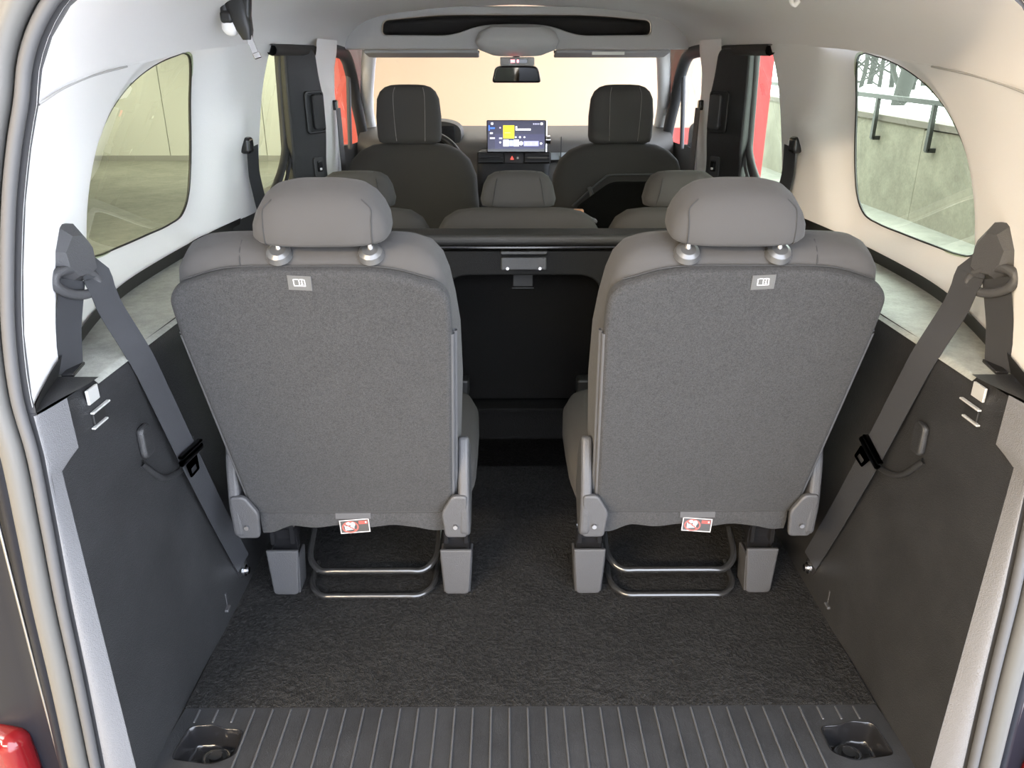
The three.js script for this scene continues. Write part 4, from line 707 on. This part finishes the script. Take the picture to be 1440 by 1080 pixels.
// ---------------------------------------------------------------- overhead shelf, visors, mirror
{
  const t = thing('overhead_shelf', 'grey overhead shelf with dark slot and red warning lights above the windscreen', 'overhead shelf', [0, 1.18, -3.36]);
  const sh = new THREE.Shape(); const out = [[-0.70, 0.0], [0.70, 0.0], [0.70, 0.10], [0.60, 0.155], [-0.60, 0.155], [-0.70, 0.10]]; out.forEach(([x, y], i) => i ? sh.lineTo(x, y) : sh.moveTo(x, y)); sh.closePath();
  const slot = roundPoly([[-0.535, 0.052, 0.02], [-0.26, 0.050, 0.05], [-0.14, 0.090, 0.06], [0.12, 0.090, 0.06], [0.24, 0.050, 0.05], [0.53, 0.052, 0.02], [0.53, 0.105, 0.03], [0.30, 0.125, 0.1], [-0.30, 0.125, 0.1], [-0.53, 0.105, 0.03]], 0.02); sh.holes.push(slot);
  part(t, 'front_panel', ext(sh, 0.03, 0.006, 3, 8), mat.header);
  part(t, 'slot_lining', (() => { const p = slot.getPoints(8); return loft([p.map((q) => V(q.x, q.y, 0.002)), p.map((q) => V(q.x * 0.99, q.y, -0.12)), p.map((q) => V(q.x * 0.9, lerp(q.y, 0.085, 0.5), -0.121)), p.map(() => V(0, 0.085, -0.121))], false); })(), mat.fabricDark, 'dark lining of the storage slot');
  part(t, 'underside', rb(1.34, 0.012, 0.16, 0.005, 0, 0.014, -0.07, 0.06, 0, 0), mat.header);
  const c = part(t, 'console_dome', tr(loft([[-0.03, 0.10, 0.03], [-0.01, 0.15, 0.05], [0.02, 0.165, 0.06], [0.05, 0.15, 0.055], [0.075, 0.10, 0.03]].map(([y, a, d]) => seRing(y, a, d, 0, 0, 2.6, 40))), 0, 0.01, 0.06, 0.25, 0, 0), mat.header, 'rounded grey console dome');
  const dp = part(t, 'display_box', rb(0.135, 0.032, 0.03, 0.006, 0, -0.045, 0.07), mat.header);
  part(dp, 'display_window', rb(0.072, 0.016, 0.004, 0.001, 0.004, -0.044, 0.085), mat.gloss);
  for (const x of [-0.022, -0.014, 0.002]) part(dp, 'red_light', rb(0.006, 0.010, 0.003, 0.001, x, -0.044, 0.0875), M(0.9, 0.1, 0.1, 0.4, { emissive: RGB(1, 0.10, 0.12), emissiveIntensity: 6 }), 'glowing red light');
  const m = thing('rear_view_mirror', 'black interior mirror hanging from the windscreen', 'mirror', [0.0, 1.088, -3.50]);
  part(m, 'housing', tr(ext(roundPoly([[-0.105, -0.032], [0.105, -0.032], [0.090, 0.030], [0.06, 0.036], [-0.06, 0.036], [-0.090, 0.030]], 0.016), 0.03, 0.008), 0, 0, -0.015, 0.1, 0, 0), mat.gloss);
  part(m, 'mirror_glass', tr(ext(roundPoly([[-0.097, -0.027], [0.097, -0.027], [0.084, 0.026], [-0.084, 0.026]], 0.012), 0.002, 0.0005), 0, 0, 0.0145, 0.1, 0.12, 0), mat.mirror);
  part(m, 'stem', rb(0.03, 0.06, 0.02, 0.006, 0, 0.05, -0.03, -0.4, 0, 0), mat.black);
  for (const s of [-1, 1]) {
    const v = thing('sun_visor', s < 0 ? 'plain folded sun visor above the steering wheel' : 'folded sun visor with a pale sticker', 'sun visor', [s * 0.385, 1.166, -3.42]);
    part(v, 'visor_panel', rb(0.46, 0.014, 0.13, 0.006, 0, 0, 0, -0.12, 0, 0), M(0.36, 0.36, 0.36, 0.8)); part(v, 'pivot_rod', cyl(0.006, 0.46, 0, 0.008, -0.07, 0, 0, Math.PI / 2), mat.plasticGrey);
    if (s > 0) part(v, 'sticker', rb(0.13, 0.012, 0.002, 0.0005, -0.02, 0.0, 0.076), M(0.75, 0.75, 0.7, 0.5), 'pale sticker strip');
  }
}
// ceiling belt clip, roof-grab stub
{
  const t = thing('ceiling_belt_clip', 'black belt clip with a steel tongue under the headliner', 'belt clip', [-0.640, 1.215, -1.90]);
  part(t, 'clip_body', loft([[0.10, 0.016, 0.012], [0.06, 0.020, 0.016], [0.02, 0.026, 0.018], [-0.005, 0.022, 0.02], [-0.03, 0.018, 0.014], [-0.05, 0.010, 0.01]].map(([y, a, d]) => seRing(y, a, d, 0.004 - y * 0.2, 0, 3, 24))), mat.black);
  part(t, 'clip_arm', plainMerge([tube([[-0.03, 0.0, 0], [-0.025, 0.06, 0], [-0.012, 0.11, 0]], 0.010, 20, 8), rb(0.028, 0.026, 0.026, 0.008, -0.024, -0.004, 0.004), rb(0.02, 0.07, 0.022, 0.008, 0.022, 0.022, 0.004, 0, 0, -0.15)]), mat.black);
  part(t, 'steel_tongue', plainMerge([rb(0.015, 0.055, 0.004, 0.0015, 0.022, -0.055, 0.004, 0, 0, 0.3), rb(0.018, 0.014, 0.008, 0.003, 0.032, -0.082, 0.004, 0, 0, 0.3)]), mat.chrome, 'shiny steel tongue');
  part(t, 'mount_cap', tr(new THREE.SphereGeometry(0.02, 20, 12), -0.022, -0.022, -0.006), mat.trim);
  const h = thing('coat_hook', 'small pale hook under the headliner on the ramp side', 'hook', [0.60, 1.245, -1.95]);
  part(h, 'hook_stem', tube([[0, 0.06, 0], [0.004, 0.01, 0.004], [0.012, -0.006, 0.01], [0.020, 0.004, 0.014]], 0.006, 20, 8), mat.trim);
}

renderer.render(scene, camera);
